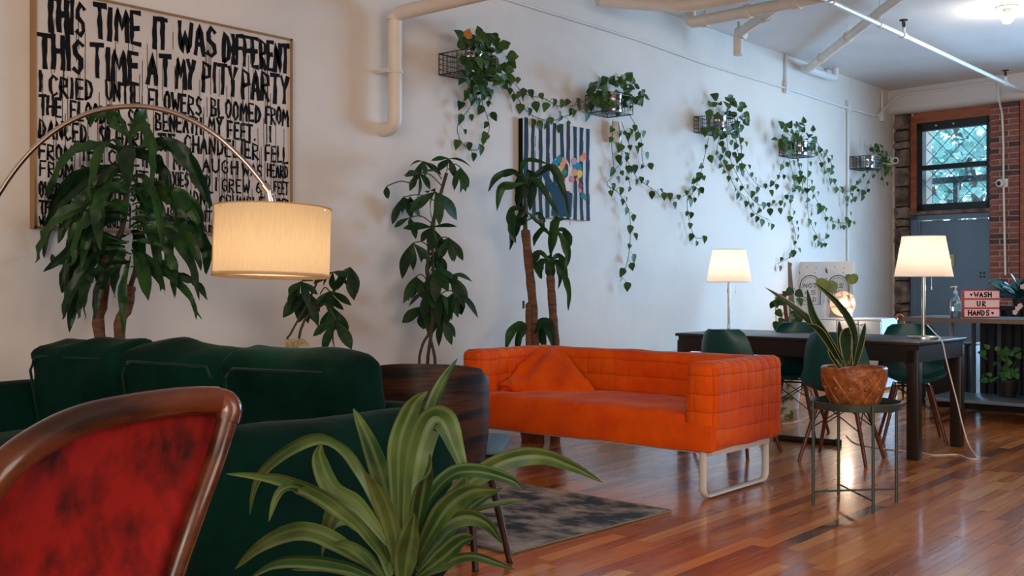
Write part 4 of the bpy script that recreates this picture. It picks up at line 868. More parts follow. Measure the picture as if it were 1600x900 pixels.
def sofa_orange():
    Fp=CF(1.02,5.60); ang_c=math.radians(140); l=RT*math.cos(ang_c)+VW*math.sin(ang_c); rz=math.atan2(l.y,l.x)
    # local x: from right end to left end, local -y: toward the back (side dir at 50deg is clockwise of l)
    t=thing('orange_sofa','bright orange quilted two seat sofa on white loop legs, in the middle of the room','sofa',(Fp.x,Fp.y,0),rz)
    MT=TM(t); T=Matrix.Translation; L=1.74; D=.80; zb=.25; zt=.715; at=.15
    def sb(name,a,b,r,m=m_orange,seg=.04,puff=0,wob=.008,seed=0,rot=None,par=None):
        a=Vector(a); b=Vector(b); bm=BM(); softbox(bm,(abs(b.x-a.x),abs(b.y-a.y),abs(b.z-a.z)),r,seg,T((a+b)/2)@(rot or Matrix()),puff,wob,5,seed); 
        return obj(name,bm,m,t,world=False)
    sb('arm',(-.02,0.01,zb),(at,-D,zt),.045,seed=1); sb('arm',(L-at,.01,zb+.02),(L,-D,zt),.045,seed=2)
    sb('backrest',(at-.03,-D+.17,zb+.03),(L-at+.03,-D,zt-.005),.045,seed=3)
    sb('seat',(at-.01,0.0,.26),(L-at+.01,-D+.15,.455),.035,m_orplain,puff=.012,seed=4)
    sb('front_skirt',(-.015,.015,.255),(L-.01,-.04,.395),.015,m_orplain,seed=6,wob=.005)
    # bunched-up throw fabric over the left back corner
    bm=BM(); nu=22; nv=16; T1=Vector((L-.155,-.60,.712)); T2=Vector((L-.30,-.635,.70)); B1=Vector((L-.17,-.16,.462)); B2=Vector((L-.74,-.40,.462)); rr=[]
    for i in range(nv+1):
        v=i/nv; row=[]
        for k in range(nu+1):
            u=k/nu; p=T1.lerp(T2,u).lerp(B1.lerp(B2,u),v)
            b=math.sin(PI*v)**.8; e=math.sin(PI*u)
            p+=Vector((-.15,.75,.45))*(.035*b*(.3+e)+.022*b*math.sin(u*13+v*4)+.012*noise.noise(p*14)*b)
            if v>.7: p.z+=.02*math.sin(u*11)**2*(1-v)*3
            row.append(bm.verts.new(p))
        rr.append(row)
    for i in range(nv):
        for k in range(nu): bm.faces.new((rr[i][k],rr[i][k+1],rr[i+1][k+1],rr[i+1][k]))
    bmesh.ops.recalc_face_normals(bm,faces=bm.faces); bmesh.ops.solidify(bm,geom=list(bm.faces),thickness=.006)
    softbox(bm,(.13,.16,.07),.03,.02,T((L-.235,-.24,.49)),.01,.03,16,3)
    obj('rumpled_cover',bm,m_orplain,t,world=False)
    # white loop legs
    for x_ in (.06,L-.10):
        bm=BM(); y0=-.03; y1=-.73; pts=[]; r=.05; rr=.0125
        pts=[Vector((x_,y0,.27))]+[Vector((x_,y0-r+r*math.cos(a),r+.013-r*math.sin(a))) for a in [k*PI/2/6 for k in range(7)]]+[Vector((x_,y1+r-r*math.sin(a),r+.013-r*math.cos(a))) for a in [k*PI/2/6 for k in range(7)]]+[Vector((x_,y1,.27))]
        # flat oval section: two parallel tubes joined
        for i in range(len(pts)-1): pass
        fr=frames(pts); rings=[]
        for p,(tt,u,v) in zip(pts,fr):
            xa=Vector((1,0,0)); na=tt.cross(xa).normalized()
            rings.append([bm.verts.new(p+xa*.022*math.cos(a)+na*.011*math.sin(a)) for a in [k*2*PI/12 for k in range(12)]])
        for A,B in zip(rings,rings[1:]):
            for k in range(12): bm.faces.new((A[k],A[(k+1)%12],B[(k+1)%12],B[k]))
        bm.faces.new(rings[0]); bm.faces.new(rings[-1])
        obj('leg',bm,m_white,t,world=False)
    bm=BM(); box(bm,(.02,-.7,.225),(.10,-.06,.262)); box(bm,(L-.14,-.7,.225),(L-.06,-.06,.262)); box(bm,(.1,-.12,.235),(L-.1,-.06,.262)); obj('under_frame',bm,m_white,t,False,world=False)
sofa_orange()
# ================================================================ RUG
def rugmat():
    m=M('distressed_rug',(72,84,96),.95,rgb2=(186,180,174),ns=3.4,lo=.42,hi=.6,bump=.6,bs=120,coords='Object',spec=.1,nstretch=(1,1.6,1))
    return m
c1=FL(1048,800); c2=FL(860,851); e1=(c2-c1); e2=(FL(775,752)-c1).normalized()
e1n=e1.normalized(); e2=(Vector((e1n.y,-e1n.x,0))); 
if e2.dot(FL(775,752)-c1)<0: e2=-e2
t=tag(thing('rug','blue grey distressed flat rug on the floor in front of orange sofa','rug',((c1.x),(c1.y),0)))
bm=BM(); n1=10; n2=14; LR=1.9; LW=1.15
gr=[[bm.verts.new(c1+e1n*LW*i/n1+e2*LR*j/n2+Vector((0,0,.011))+e1n*(.004*math.sin(j*1.9) if i in(0,n1) else 0)) for j in range(n2+1)] for i in range(n1+1)]
for i in range(n1):
    for j in range(n2): bm.faces.new((gr[i][j],gr[i+1][j],gr[i+1][j+1],gr[i][j+1]))
ex=bmesh.ops.extrude_face_region(bm,geom=list(bm.faces)); 
for v in [g for g in ex['geom'] if isinstance(g,bmesh.types.BMVert)]: v.co.z=.001
obj('pile',bm,rugmat(),t)
bm=BM()
loop=[c1,c1+e1n*LW,c1+e1n*LW+e2*LR,c1+e2*LR]
tube(bm,[p+Vector((0,0,.007)) for p in loop],.006,6,closed=True); obj('bound_edge',bm,M('rug_binding',(140,134,126),.9,bump=1,bs=90),t)
# ================================================================ BENT PLYWOOD CHAIR (back to camera)
def ply_chair():
    # feet seen at (745,893) and (797,880); back spans x 585..765, top y 568
    Pn=P(745,893,0.1) ; f1=FL(743,893); f2=FL(797,880)
    c=CF((672-800)/F*4.45,4.45); 
    t=thing('bentwood_chair','dark rosewood veneer chair with curved back, blue seat, behind the striped dracaena','chair',(c.x,c.y,0))
    # curved back panel, facing the camera with its back
    cx=CF((672-800)/F*4.45,4.45,0)
    def bp(px,py,d): return P(px,py,d)
    bm=BM(); nu=16; nv=10; grid=[]
    for j in range(nv+1):
        v=j/nv; row=[]
        for i in range(nu+1):
            u=i/nu*2-1
            # width profile: full at the top, narrowing low down
            hwid=96*(1-.10*max(0,(v-.45)/.55)**1.5) ; cxp=668
            px=cxp+u*hwid; 
            topy=569+8*abs(u)**3.0+2*u; boty=742-70*max(0,-u-.25)**1 + 10*u
            py=topy+(boty-topy)*v
            if abs(u)>.86:   # rounded corners
                e=(abs(u)-.86)/.14; py=topy+14*e*e+(boty-12*e*e-topy-14*e*e)*v
            d=4.42+.16*(u*u)-.05*v+ .05*u
            row.append(bp(px,py,d))
        grid.append(row)
    # thickness
    def shell(bm,grid,th,dirv):
        a=[[bm.verts.new(p) for p in r] for r in grid]; b=[[bm.verts.new(p+dirv*th) for p in r] for r in grid]; H=len(a); W=len(a[0])
        for i in range(H-1):
            for j in range(W-1):
                bm.faces.new((a[i][j],a[i][j+1],a[i+1][j+1],a[i+1][j])); bm.faces.new((b[i][j],b[i+1][j],b[i+1][j+1],b[i][j+1]))
        for i in range(H-1):
            for j in (0,W-1): bm.faces.new((a[i][j],a[i+1][j],b[i+1][j],b[i][j]))
        for j in range(W-1):
            for i in (0,H-1): bm.faces.new((a[i][j],b[i][j],b[i][j+1],a[i][j+1]))
    shell(bm,grid,.013,VW); obj('backrest',bm,m_ply,t)
    bm=BM(); s=CF(-.235,4.86,.44); 
    softbox(bm,(.42,.42,.045),.022,.04,Matrix.Translation(Vector((s.x,s.y,.415)))@Matrix.Rotation(YAW-.1,4,'Z'),.008); obj('seat',bm,M('blue_seat_fabric',(84,122,146),.8),t)
    bm=BM(); softbox(bm,(.38,.38,.02),.009,.06,Matrix.Translation(Vector((s.x,s.y,.384)))@Matrix.Rotation(YAW-.1,4,'Z')); obj('seat_base',bm,m_ply,t)
    legs=[((734,745),(743,893),4.46,f1),((762,742),(797,880),4.62,f2)]
    def leg(a,b,r0=.017,r1=.013):
        bm=BM(); tube(bm,[a,b],[r0,r1],10); obj('leg',bm,m_rosel,t)
    leg(P(733,740,4.46),f1+Vector((0,0,.0))); leg(P(765,735,4.62),f2)
    leg(CF(-.36,4.62,.42),CF(-.44,4.50,0)); leg(CF(-.22,5.02,.42),CF(-.26,5.12,0))
    bm=BM(); tube(bm,[P(733,745,4.46),P(765,742,4.62)],.014,8); tube(bm,[P(733,745,4.46),CF(-.36,4.62,.40)],.014,8); obj('rail',bm,m_rosel,t)
    bm=BM(); 
    for px,py in ((693,741),): bmesh.ops.create_uvsphere(bm,u_segments=8,v_segments=6,radius=.006,matrix=Matrix.Translation(P(px,py-2,4.40)))
    obj('screw',bm,m_chrome,t)
ply_chair()
# ================================================================ RED ARMCHAIR, foreground left
def red_chair():
    b=P(150,900,1.75); t=thing('red_armchair','antique red velvet armchair with curved mahogany rail, nearest the camera at bottom left','chair',(b.x,b.y-.1,0))
    # closed-ish frame path in space (px,py,depth)
    rail=[(-120,925,1.50),(-60,825,1.52),(0,738,1.56),(60,690,1.62),(130,656,1.70),(215,637,1.80),(290,627,1.90),(338,626,1.96)]
    corner=[(338,626,1.96),(353,630,1.965),(358,641,1.965),(354,658,1.96)]
    side=[(354,658,1.96),(338,712,1.94),(310,790,1.90),(282,870,1.87),(256,950,1.84)]
    bm=BM(); a=spline([P(*q) for q in rail],6); c=spline([P(*q) for q in corner],4)
    pts=a+c[1:]; tube(bm,pts,[ .0255]*(len(a)) + [.0235]*(len(c)-1),16); obj('top_rail',bm,m_mahog,t)
    bm=BM(); s=spline([P(*q) for q in side],5); tube(bm,s,[.0195-.004*i/len(s) for i in range(len(s))],14); obj('side_rail',bm,m_mahog,t)
    # back panel: ruled between rail and lower line following side
    bm=BM(); n=22; top=a+c[1:]
    def samp(L,t_):
        f=t_*(len(L)-1); i=min(int(f),len(L)-2); return L[i].lerp(L[i+1],f-i)
    lower=[P(*q) for q in ((-260,1120,1.50),(-120,1110,1.52),(0,1100,1.60),(120,1090,1.70),(232,1080,1.80))]
    lw=spline(lower,5); rows=[]
    sidefull=spline([P(*q) for q in ((354,646,1.962),(338,712,1.945),(310,790,1.905),(282,870,1.875),(256,950,1.845),(210,1080,1.80))],4)
    for j in range(n+1):
        v=j/n; row=[]
        for i in range(n+1):
            u=i/n; A=samp(top,u); B=samp(lw,u); p=A.lerp(B,v)
            # bend right edge onto side rail
            sr=samp(sidefull,v); A1=samp(top,1); B1=samp(lw,1); p+= (sr-A1.lerp(B1,v))*u**3
            p+=VW*(.016+.02*math.sin(PI*u)*math.sin(PI*min(1,v*1.2))+.004)
            row.append(bm.verts.new(p))
        rows.append(row)
    for j in range(n):
        for i in range(n): bm.faces.new((rows[j][i],rows[j][i+1],rows[j+1][i+1],rows[j+1][i]))
    ex=bmesh.ops.extrude_face_region(bm,geom=list(bm.faces))
    for v in [g for g in ex['geom'] if isinstance(g,bmesh.types.BMVert)]: v.co+=VW*.03
    obj('back_panel',bm,m_redv,t)
    # seat, apron and legs (below the frame)
    cc=P(60,900,1.98); bm=BM(); softbox(bm,(.55,.52,.12),.04,.05,Matrix.Translation(Vector((cc.x,cc.y,.43)))@Matrix.Rotation(YAW,4,'Z'),.02); obj('seat',bm,m_redv,t)
    for dx,dy in ((-.22,-.2),(.22,-.2),(-.22,.2),(.22,.2)):
        q=Vector((cc.x,cc.y,0))+RT*dx+VW*dy; bm=BM(); tube(bm,[Vector((q.x,q.y,0)),Vector((q.x,q.y,.2)),Vector((q.x,q.y,.40))],[.014,.022,.028],10); obj('leg',bm,m_mahog,t)
red_chair()
# ================================================================ ARC LAMP
m_shade_w=bpy.data.materials.new('linen_shade'); m_shade_w.use_nodes=True
def shade_mat(m,col,tcol,mix=.5,weave=True,em=0):
    nt=m.node_tree; nt.nodes.clear(); out=nt.nodes.new('ShaderNodeOutputMaterial'); d=nt.nodes.new('ShaderNodeBsdfDiffuse'); tr=nt.nodes.new('ShaderNodeBsdfTranslucent'); mx=nt.nodes.new('ShaderNodeMixShader'); mx.inputs[0].default_value=mix
    tc=nt.nodes.new('ShaderNodeTexCoord'); mp=nt.nodes.new('ShaderNodeMapping'); mp.inputs['Scale'].default_value=(1,1,.12); n=nt.nodes.new('ShaderNodeTexNoise'); n.inputs['Scale'].default_value=160; nt.links.new(tc.outputs['Object'],mp.inputs[0]); nt.links.new(mp.outputs[0],n.inputs['Vector'])
    r=nt.nodes.new('ShaderNodeMix'); r.data_type='RGBA'; nt.links.new(n.outputs[0],r.inputs[0]); r.inputs[6].default_value=lin([x*.82 for x in tcol])+(1,); r.inputs[7].default_value=lin([min(255,x*1.08) for x in tcol])+(1,)
    d.inputs[0].default_value=lin(col)+(1,); nt.links.new(r.outputs[2],tr.inputs[0])
    if not weave: tr.inputs[0].default_value=lin(tcol)+(1,); nt.links.remove(tr.inputs[0].links[0])
    nt.links.new(d.outputs[0],mx.inputs[1]); nt.links.new(tr.outputs[0],mx.inputs[2]); nt.links.new(mx.outputs[0],out.inputs[0])
shade_mat(m_shade_w,(214,192,158),(204,178,142),.5)
m_shade2=bpy.data.materials.new('cream_shade'); m_shade2.use_nodes=True; shade_mat(m_shade2,(236,224,212),(250,236,222),.6,False)
def arc_lamp():
    d=4.1; c=P(425,378,d); base=CF((-150-800)/F*4.0,4.0); base=P(-110,700,4.15); base=Vector((base.x,base.y,0))
    t=thing('arc_floor_lamp','arching chrome floor lamp with a beige linen drum shade over the sofa','lamp',base)
    # arc
    pts=[(-95,900,4.15),(-90,600,4.15),(-60,420,4.15),(0,300,4.15),(60,225,4.14),(130,180,4.13),(205,166,4.12),(270,176,4.11),(330,206,4.1),(380,250,4.1),(415,292,4.1)]
    bm=BM(); b0=P(-95,900,4.15); tube(bm,spline([Vector((b0.x,b0.y,.03))]+[P(*q) for q in pts[1:]],8),.0098,12); obj('pole',bm,m_chrome,t)
    bm=BM(); lathe(bm,[(0,0),(.19,0),(.19,.035),(.17,.045),(0,.045)],Vector((b0.x,b0.y,0)),30); obj('base',bm,m_white,t)
    bm=BM(); j=P(419,296,4.1); kk=P(424,321,4.1); tube(bm,[P(412,290,4.1),P(420,300,4.1)],.019,12); tube(bm,[j,P(422,312,4.1)],.017,12); tube(bm,[P(422,310,4.1),kk],.021,12); tube(bm,[P(412,300,4.1),P(430,303,4.1)],.008,8); obj('joint',bm,m_chrome,t)
    R_=90/F*d; h=107/F*d; tilt=Matrix.Rotation(.02,4,VW)@Matrix.Rotation(-.045,4,RT)
    mt=Matrix.Translation(P(425,378.5,d))@tilt
    def ring(bm,r,z,n=48): return [bm.verts.new(mt@Vector((r*math.cos(2*PI*k/n),r*math.sin(2*PI*k/n),z))) for k in range(n)]
    bm=BM(); A=ring(bm,R_,-h/2); B=ring(bm,R_,h/2)
    for k in range(48): bm.faces.new((A[k],A[(k+1)%48],B[(k+1)%48],B[k]))
    s=obj('shade',bm,m_shade_w,t)
    for z in (-h/2,h/2):
        bm=BM(); tube(bm,[mt@Vector(((R_+.001)*math.cos(2*PI*k/48),(R_+.001)*math.sin(2*PI*k/48),z)) for k in range(48)],.0028,6,closed=True); obj('trim_ring',bm,M('shade_trim',(190,150,104),.8),t)
    # vertical seam
    bm=BM(); an=math.atan2(-VW.y,-VW.x)-1.12; tube(bm,[mt@Vector(((R_+.001)*math.cos(an),(R_+.001)*math.sin(an),z)) for z in (-h/2,h/2)],.003,5); obj('seam',bm,MATS['shade_trim'],t)
    bm=BM()
    for q in range(3):
        an=q*2*PI/3+.4; tube(bm,[mt@Vector((0,0,h/2-.01)),mt@Vector((R_*math.cos(an),R_*math.sin(an),h/2-.01))],.003,5)
    tube(bm,[kk,mt@Vector((0,0,h/2-.07))],.014,10); obj('spider',bm,m_chrome,t)
    # frosted diffuser disc inside the bottom opening
    bm=BM(); C_=ring(bm,R_-.006,-h/2+.012); bm.faces.new(C_); m_=bpy.data.materials.new('diffuser'); m_.use_nodes=True; shade_mat(m_,(250,244,230),(255,246,232),.75,False); obj('diffuser',bm,m_,t)
    bm=BM(); bmesh.ops.create_uvsphere(bm,u_segments=16,v_segments=10,radius=.035,matrix=mt@Matrix.Translation((0,0,.01))); obj('bulb',bm,M('warm_bulb',(255,220,170),.3,emis=6),t)
    point('arc_lamp_light',mt@Vector((0,0,-.03)),3.3,(1,.87,.7),.05)
arc_lamp()
# ================================================================ TABLE, LAMPS, CHAIRS
def table():
    c0=CF(2.562,6.869); l=RT*math.cos(math.radians(138))+VW*math.sin(math.radians(138)); rz=math.atan2(l.y,l.x)
    t=thing('dining_table','long black brown dining table behind the orange sofa with two lit lamps on it','table',(c0.x,c0.y,0),rz)
    L=1.80; D=.82; o=lambda n,bm: obj(n,bm,m_dkwood,t,True,world=False)
    bm=BM(); box(bm,(-.01,.01,.728),(L+.01,-D-.01,.75),bev=.003); o('tabletop',bm)
    bm=BM()
    for a,b in (((.02,-.0,.62),(L-.02,-.025,.728)),((.02,-D+.025,.62),(L-.02,-D,.728)),((0,-.02,.62),(.025,-D+.02,.728)),((L-.025,-.02,.62),(L,-D+.02,.728))): box(bm,a,b)
    o('apron',bm)
    for x_,y_ in ((0,0),(L-.075,0),(0,-D+.075),(L-.075,-D+.075)):
        bm=BM(); box(bm,(x_,y_,0),(x_+.075,y_-.075,.70),bev=.006); 
        o('leg',bm)
    # curved fillets between leg and apron
    for x_,sg in ((.075,1),(L-.075,-1)):
        bm=BM(); R=.03; pr=[(0,0)]+[(R-R*math.sin(a),-(R-R*math.cos(a))) for a in [i*PI/2/5 for i in range(6)]]
        A=[bm.verts.new((x_+sg*p,-.001,.62+q)) for p,q in pr]; B=[bm.verts.new((x_+sg*p,-.024,.62+q)) for p,q in pr]
        bm.faces.new(A); bm.faces.new(B[::-1])
        for i in range(len(pr)): bm.faces.new((A[i],A[(i+1)%len(pr)],B[(i+1)%len(pr)],B[i]))
        o('bracket',bm)
table()
def tlamp(px,d,s,label,power):
    c=CF((px-800)/F*d,d,.751)
    t=thing('table_lamp',label,'lamp',c,0,'lit lamps on the dining table')
    bm=BM(); lathe(bm,[(0,0),(.098*s,0),(.098*s,.012),(.09*s,.018),(.012*s,.022),(.011*s,.06),(0,.06)],c,28); obj('base',bm,m_chrome,t)
    bm=BM(); tube(bm,[c+Vector((0,0,.02)),c+Vector((0,0,.44*s))],.0105*s,12); tube(bm,[c+Vector((.0,0,.30*s)),c+Vector((0,0,.33*s))],.014*s,12); obj('pole',bm,m_chrome,t)
    z0=.385*s; z1=.635*s; r0=.174*s; r1=.128*s
    bm=BM(); n=40
    A=[bm.verts.new(c+Vector((r0*math.cos(2*PI*k/n),r0*math.sin(2*PI*k/n),z0))) for k in range(n)]; B=[bm.verts.new(c+Vector((r1*math.cos(2*PI*k/n),r1*math.sin(2*PI*k/n),z1))) for k in range(n)]
    for k in range(n): bm.faces.new((A[k],A[(k+1)%n],B[(k+1)%n],B[k]))
    obj('shade',bm,m_shade2,t)
    bm=BM()
    tube(bm,[c+Vector((r0*math.cos(2*PI*k/n),r0*math.sin(2*PI*k/n),z0)) for k in range(n)],.0022,5,closed=True); obj('shade_ring',bm,m_white,t); bm=BM()
    tube(bm,[c+Vector((r1*math.cos(2*PI*k/n),r1*math.sin(2*PI*k/n),z1)) for k in range(n)],.0022,5,closed=True)
    for q in range(3):
        an=q*2*PI/3; tube(bm,[c+Vector((0,0,z1-.02)),c+Vector((r1*math.cos(an),r1*math.sin(an),z1-.005))],.002,4)
    obj('shade_spider',bm,m_white,t)
    bm=BM(); q=c+RT*.05*s; tube(bm,[q+Vector((0,0,z0+.03)),q+Vector((0,0,z0-.07))],.0015,4); lathe(bm,[(0,0),(.005,.002),(.004,.02),(0,.022)],q+Vector((0,0,z0-.09)),8); obj('pull_cord',bm,m_whitep,t)
    bm=BM(); bmesh.ops.create_uvsphere(bm,u_segments=14,v_segments=8,radius=.03,matrix=Matrix.Translation(c+Vector((0,0,.5*s)))); obj('bulb',bm,M('lamp_bulb',(255,226,190),.3,emis=8),t)
    point(name='table_lamp_light',loc=c+Vector((0,0,.5*s)),power=power,col=(1,.87,.72),r=.035)
    return c
lc2=tlamp(1443,7.31,1.08,'right hand lit table lamp with cream shade, trailing a white cord, near table corner',5)
tlamp(1139,8.3,.98,'left hand lit table lamp with cream shade, behind the teal chair back',5)
# white cord
bm=BM(); pts=[P(1449,508,7.28),P(1460,520,7.1),P(1472,534,7.0),P(1478,560,6.98),P(1486,592,6.97),P(1496,630,6.95),P(1503,660,6.93),P(1513,693,6.90),FL(1525,712,.01),FL(1527,717,.006),FL(1512,716,.004),FL(1495,710,.004),FL(1460,711,.004),FL(1440,707,.004),FL(1400,703,.004),FL(1340,694,.004),FL(1322,680,.004)]
tube(bm,spline(pts,6),.0042,6); o=obj('power_cable',bm,m_whitep); tag(centre(o),'white power cord hanging over the table corner and lying on the floor','cord')
bm=BM(); pts=[FL(1268,640,.004),FL(1262,652,.004),FL(1240,660,.004),FL(1222,662,.004)]; tube(bm,spline(pts,6),.003,5); o=obj('power_cable',bm,m_whitep); tag(centre(o),'thin pale cord curling on the floor under the dining table','cord')
# black floor bar
t=thing('floor_bar','low black metal foot bar lying on the floor under the table','stand',FL(1265,690))
bm=BM(); a=FL(1215,684,.02); b_=FL(1308,692,.02); tube(bm,[a,b_],.022,8); obj('bar',bm,m_blackm,t)
bm=BM(); 
for q in (a,b_): lathe(bm,[(0,-.02),(.03,-.02),(.03,.02),(0,.03)],q,12)
obj('end_cap',bm,m_blackm,t)
def shell_chair(X,d,rz,label):
    c=CF(X,d); t=thing('shell_chair',label,'chair',c,rz,'teal shell chairs at the dining table')
    prof=[(-.225,.425,.20),(-.20,.445,.215),(-.12,.432,.225),(-.02,.422,.232),(.07,.428,.232),(.13,.455,.228),(.165,.51,.222),(.185,.58,.215),(.205,.66,.205),(.225,.74,.185),(.235,.80,.155),(.238,.822,.12)]
    nu=12; g=[]
    for k,(y,z,hw) in enumerate(prof):
        row=[]
        for i in range(nu+1):
            u=i/nu*2-1; e=abs(u)**2.6; back=max(0,min(1,(z-.45)/.12)) if k>4 else 0
            row.append(Vector((u*hw, y-e*.085*back, z+e*(.055)*(1-back))))
        g.append(row)
    bm=BM(); a=[[bm.verts.new(p) for p in r] for r in g]; 
    for i in range(len(a)-1):
        for j in range(nu): bm.faces.new((a[i][j],a[i][j+1],a[i+1][j+1],a[i+1][j]))
    bmesh.ops.recalc_face_normals(bm,faces=bm.faces); bmesh.ops.solidify(bm,geom=list(bm.faces),thickness=.006)
    obj('seat_shell',bm,m_tealp,t,world=False)
    for sx in (-1,1):
        for sy in (-1,1):
            bm=BM(); tube(bm,[Vector((sx*.11,sy*.10,.40)),Vector((sx*.21,sy*.20,0))],[.015,.011],10); obj('leg',bm,m_chairleg,t,world=False)
    bm=BM()
    for sx in (-1,1):
        tube(bm,[(sx*.115,-.105,.385),(sx*.16,.155,.20)],.004,5); tube(bm,[(sx*.115,.105,.385),(sx*.16,-.155,.20)],.004,5)
        tube(bm,[(-.115,sx*.105,.385),(.16,sx*.155,.20)],.004,5); tube(bm,[(.115,sx*.105,.385),(-.16,sx*.155,.20)],.004,5)
    for q in ((-.12,-.11),(.12,-.11)): tube(bm,[(q[0],q[1],.395),(q[0],.11,.395)],.006,6)
    tube(bm,[(-.12,-.11,.395),(.12,-.11,.395)],.006,6); tube(bm,[(-.12,.11,.395),(.12,.11,.395)],.006,6)
    obj('wire_brace',bm,m_black,t,world=False)
# local chair faces -y (back is +y). world heading: near-side chairs have their back toward camera
def dirang(ca): v=RT*math.cos(math.radians(ca))+VW*math.sin(math.radians(ca)); return math.atan2(v.y,v.x)
# back direction (local +y) for near-side chairs points along -side(48deg) -> 228deg in camera frame
shell_chair(1.50,7.25,dirang(225)-PI/2,'teal shell chair peeping over the back of orange sofa, at table left end')
shell_chair(2.10,6.93,dirang(236)-PI/2,'teal shell chair on the near side of table, just behind the snake plant')
shell_chair(2.09,8.08,dirang(60)-PI/2,'teal shell chair across the table, partly hidden behind the snake plant leaves')
shell_chair(2.86,7.78,dirang(75)-PI/2,'teal shell chair across the table, under the larger lit lamp')
# ================================================================ SIDE STAND + POT + SNAKE PLANT
c=CF(1.756,5.56); t=thing('tray_table','round dark green metal tray table on four thin legs, holding the orange pot','table',c)
zt=.522; R=.222
bm=BM(); lathe(bm,[(0,zt-.03),(R-.003,zt-.03),(R,zt-.028),(R+.004,zt+.006),(R,zt+.008),(R-.004,zt-.024),(0,zt-.026)],c,40); m_g=M('green_grey_metal',(46,62,56),.45); obj('tray',bm,m_g,t)
feet=[FL(1261.7,789.6),FL(1364,803.5),FL(1407,784.7),FL(1308,773.7)]
cc=sum(feet,Vector())/4
f2=[]
for k,f in enumerate(feet):
    v=(f-cc).normalized()*R*1.02; f2.append(c+Vector((v.x,v.y,0)))
for f in f2:
    bm=BM(); tube(bm,[f,Vector((f.x,f.y,zt+.004))],.0085,8); obj('leg',bm,m_g,t)
bm=BM(); tube(bm,[f2[0]+Vector((0,0,.07)),f2[2]+Vector((0,0,.07))],.005,6); tube(bm,[f2[1]+Vector((0,0,.06)),f2[3]+Vector((0,0,.06))],.005,6); obj('cross_brace',bm,m_g,t)
pc=P(1334.5,600,5.56); pc=Vector((pc.x,pc.y,zt-.023)); 
t=thing('ceramic_pot','wide glazed orange brown pot with embossed pattern on the tray table','pot',pc)
bm=BM(); lathe(bm,[(0,0),(.105,0),(.118,.012),(.142,.07),(.157,.13),(.163,.175),(.164,.198),(.158,.205),(.150,.2),(.146,.175),(0,.175)],pc,44); obj('pot_body',bm,m_potglz,t)
bm=BM()
for k in range(12):
    a0=2*PI*k/12
    for sg in (1,-1):
        pts=[]
        for q in range(7):
            v=q/6; z=.03+.13*v; r=.105+.058*min(1,(z/.175))**.7+.004; a=a0+sg*(v-.5)*2*PI/12; pts.append(pc+Vector((r*math.cos(a),r*math.sin(a),z)))
        tube(bm,pts,.0035,5)
    for q in range(8):
        a=a0; 
    z=.10; r=.105+.058*(z/.175)**.7+.004; p=pc+Vector((r*math.cos(a0+PI/12),r*math.sin(a0+PI/12),z)); bmesh.ops.create_uvsphere(bm,u_segments=8,v_segments=5,radius=.011,matrix=Matrix.Translation(p))
obj('embossing',bm,m_potglz,t)
bm=BM(); lathe(bm,[(0,.178),(.145,.177)],pc,24); obj('soil',bm,m_soil,t)
rg=random.Random(71); D=5.56; t=thing('snake_plant','snake plant with cream edged blades leaning left out of the orange pot','plant',pc+Vector((0,0,.178)))
for lst,wp in (([(1316,572),(1285,524),(1242,484),(1195,449)],15),([(1320,572),(1292,528),(1270,492),(1261,452)],14),([(1334,572),(1334,520),(1312,478),(1274,442)],12),([(1314,570),(1290,530),(1275,513),(1259,507)],11),([(1322,570),(1314,540),(1311,501)],12),([(1326,572),(1321,540),(1322,520),(1332,514)],20),([(1336,570),(1345,535),(1352,504)],10),([(1314,575),(1302,555),(1296,542)],12),([(1330,570),(1336,545),(1340,530)],10)):
    strap(t,px3(lst,D,.1,rg),wp/F*D,m_snake,nrm=(-VW+rv(rg,.25)),rg=rg,shape='snake',fold=.3,n=7)
# ================================================================ COUNTER, SIGN, BOTTLE, SLATTED BAR
def counter():
    c0=CF(3.455,9.09); l=RT*math.cos(math.radians(-40))+VW*math.sin(math.radians(-40)); rz=math.atan2(l.y,l.x)
    t=thing('work_counter','narrow metal topped counter on white posts with a low shelf, behind dining table','counter',(c0.x,c0.y,0),rz)
    mt_=M('stainless_top',(128,146,158),.3,.35); ms=M('counter_edge',(120,104,92),.5)
    bm=BM(); box(bm,(-.16,-.06,.80),(2.6,.68,.83),bev=.004); obj('counter_top',bm,mt_,t,world=False)
    bm=BM(); box(bm,(-.17,-.07,.795),(2.6,-.061,.83)); obj('front_edge',bm,ms,t,world=False,smooth=False)
    bm=BM(); box(bm,(.0,-.02,.14),(2.55,.62,.165),bev=.003); obj('shelf',bm,mt_,t,world=False)
    for x_ in (0.02,1.25,2.5):
        for y_ in (0,.6):
            bm=BM(); tube(bm,[(x_,y_,0),(x_,y_,.8)],.017,10); obj('post',bm,M('post_paint',(150,148,146),.4) if 'post_paint' not in MATS else MATS['post_paint'],t,world=False)
    return t
ct=counter(); CM=TM(ct)
# black slatted bar behind the counter
t=thing('slatted_bar','black slatted metal bar front standing behind the counter','bar',CM@Vector((0,.78,0)),ct.rotation_euler.z)
bm=BM(); box(bm,(.12,-.02,.88),(2.8,.25,.92)); obj('bar_top',bm,m_blackm,t,False,world=False)
bm=BM(); box(bm,(.12,.0,.0),(2.8,.03,.06)); obj('bottom_rail',bm,m_blackm,t,False,world=False)
m_slat=M('slat_black',(20,26,32),.4); m_slat2=M('slat_steel',(78,92,106),.35,.4)
bm=BM(); box(bm,(-.3,.28,0),(.1,.6,.62)); 
x_=.13; k=0
while x_<2.75:
    bm2=BM(); wd=.045 if k%3 else .03; box(bm2,(x_,0,.06),(x_+wd,.025,.88)); obj('slat',bm2,m_slat2 if k%3==0 else m_slat,t,False,world=False); x_+=.072; k+=1
bm.free()
bm=BM(); box(bm,(.14,.32,.0),(2.75,.36,.90)); obj('back_board',bm,m_blackm,t,False,world=False)
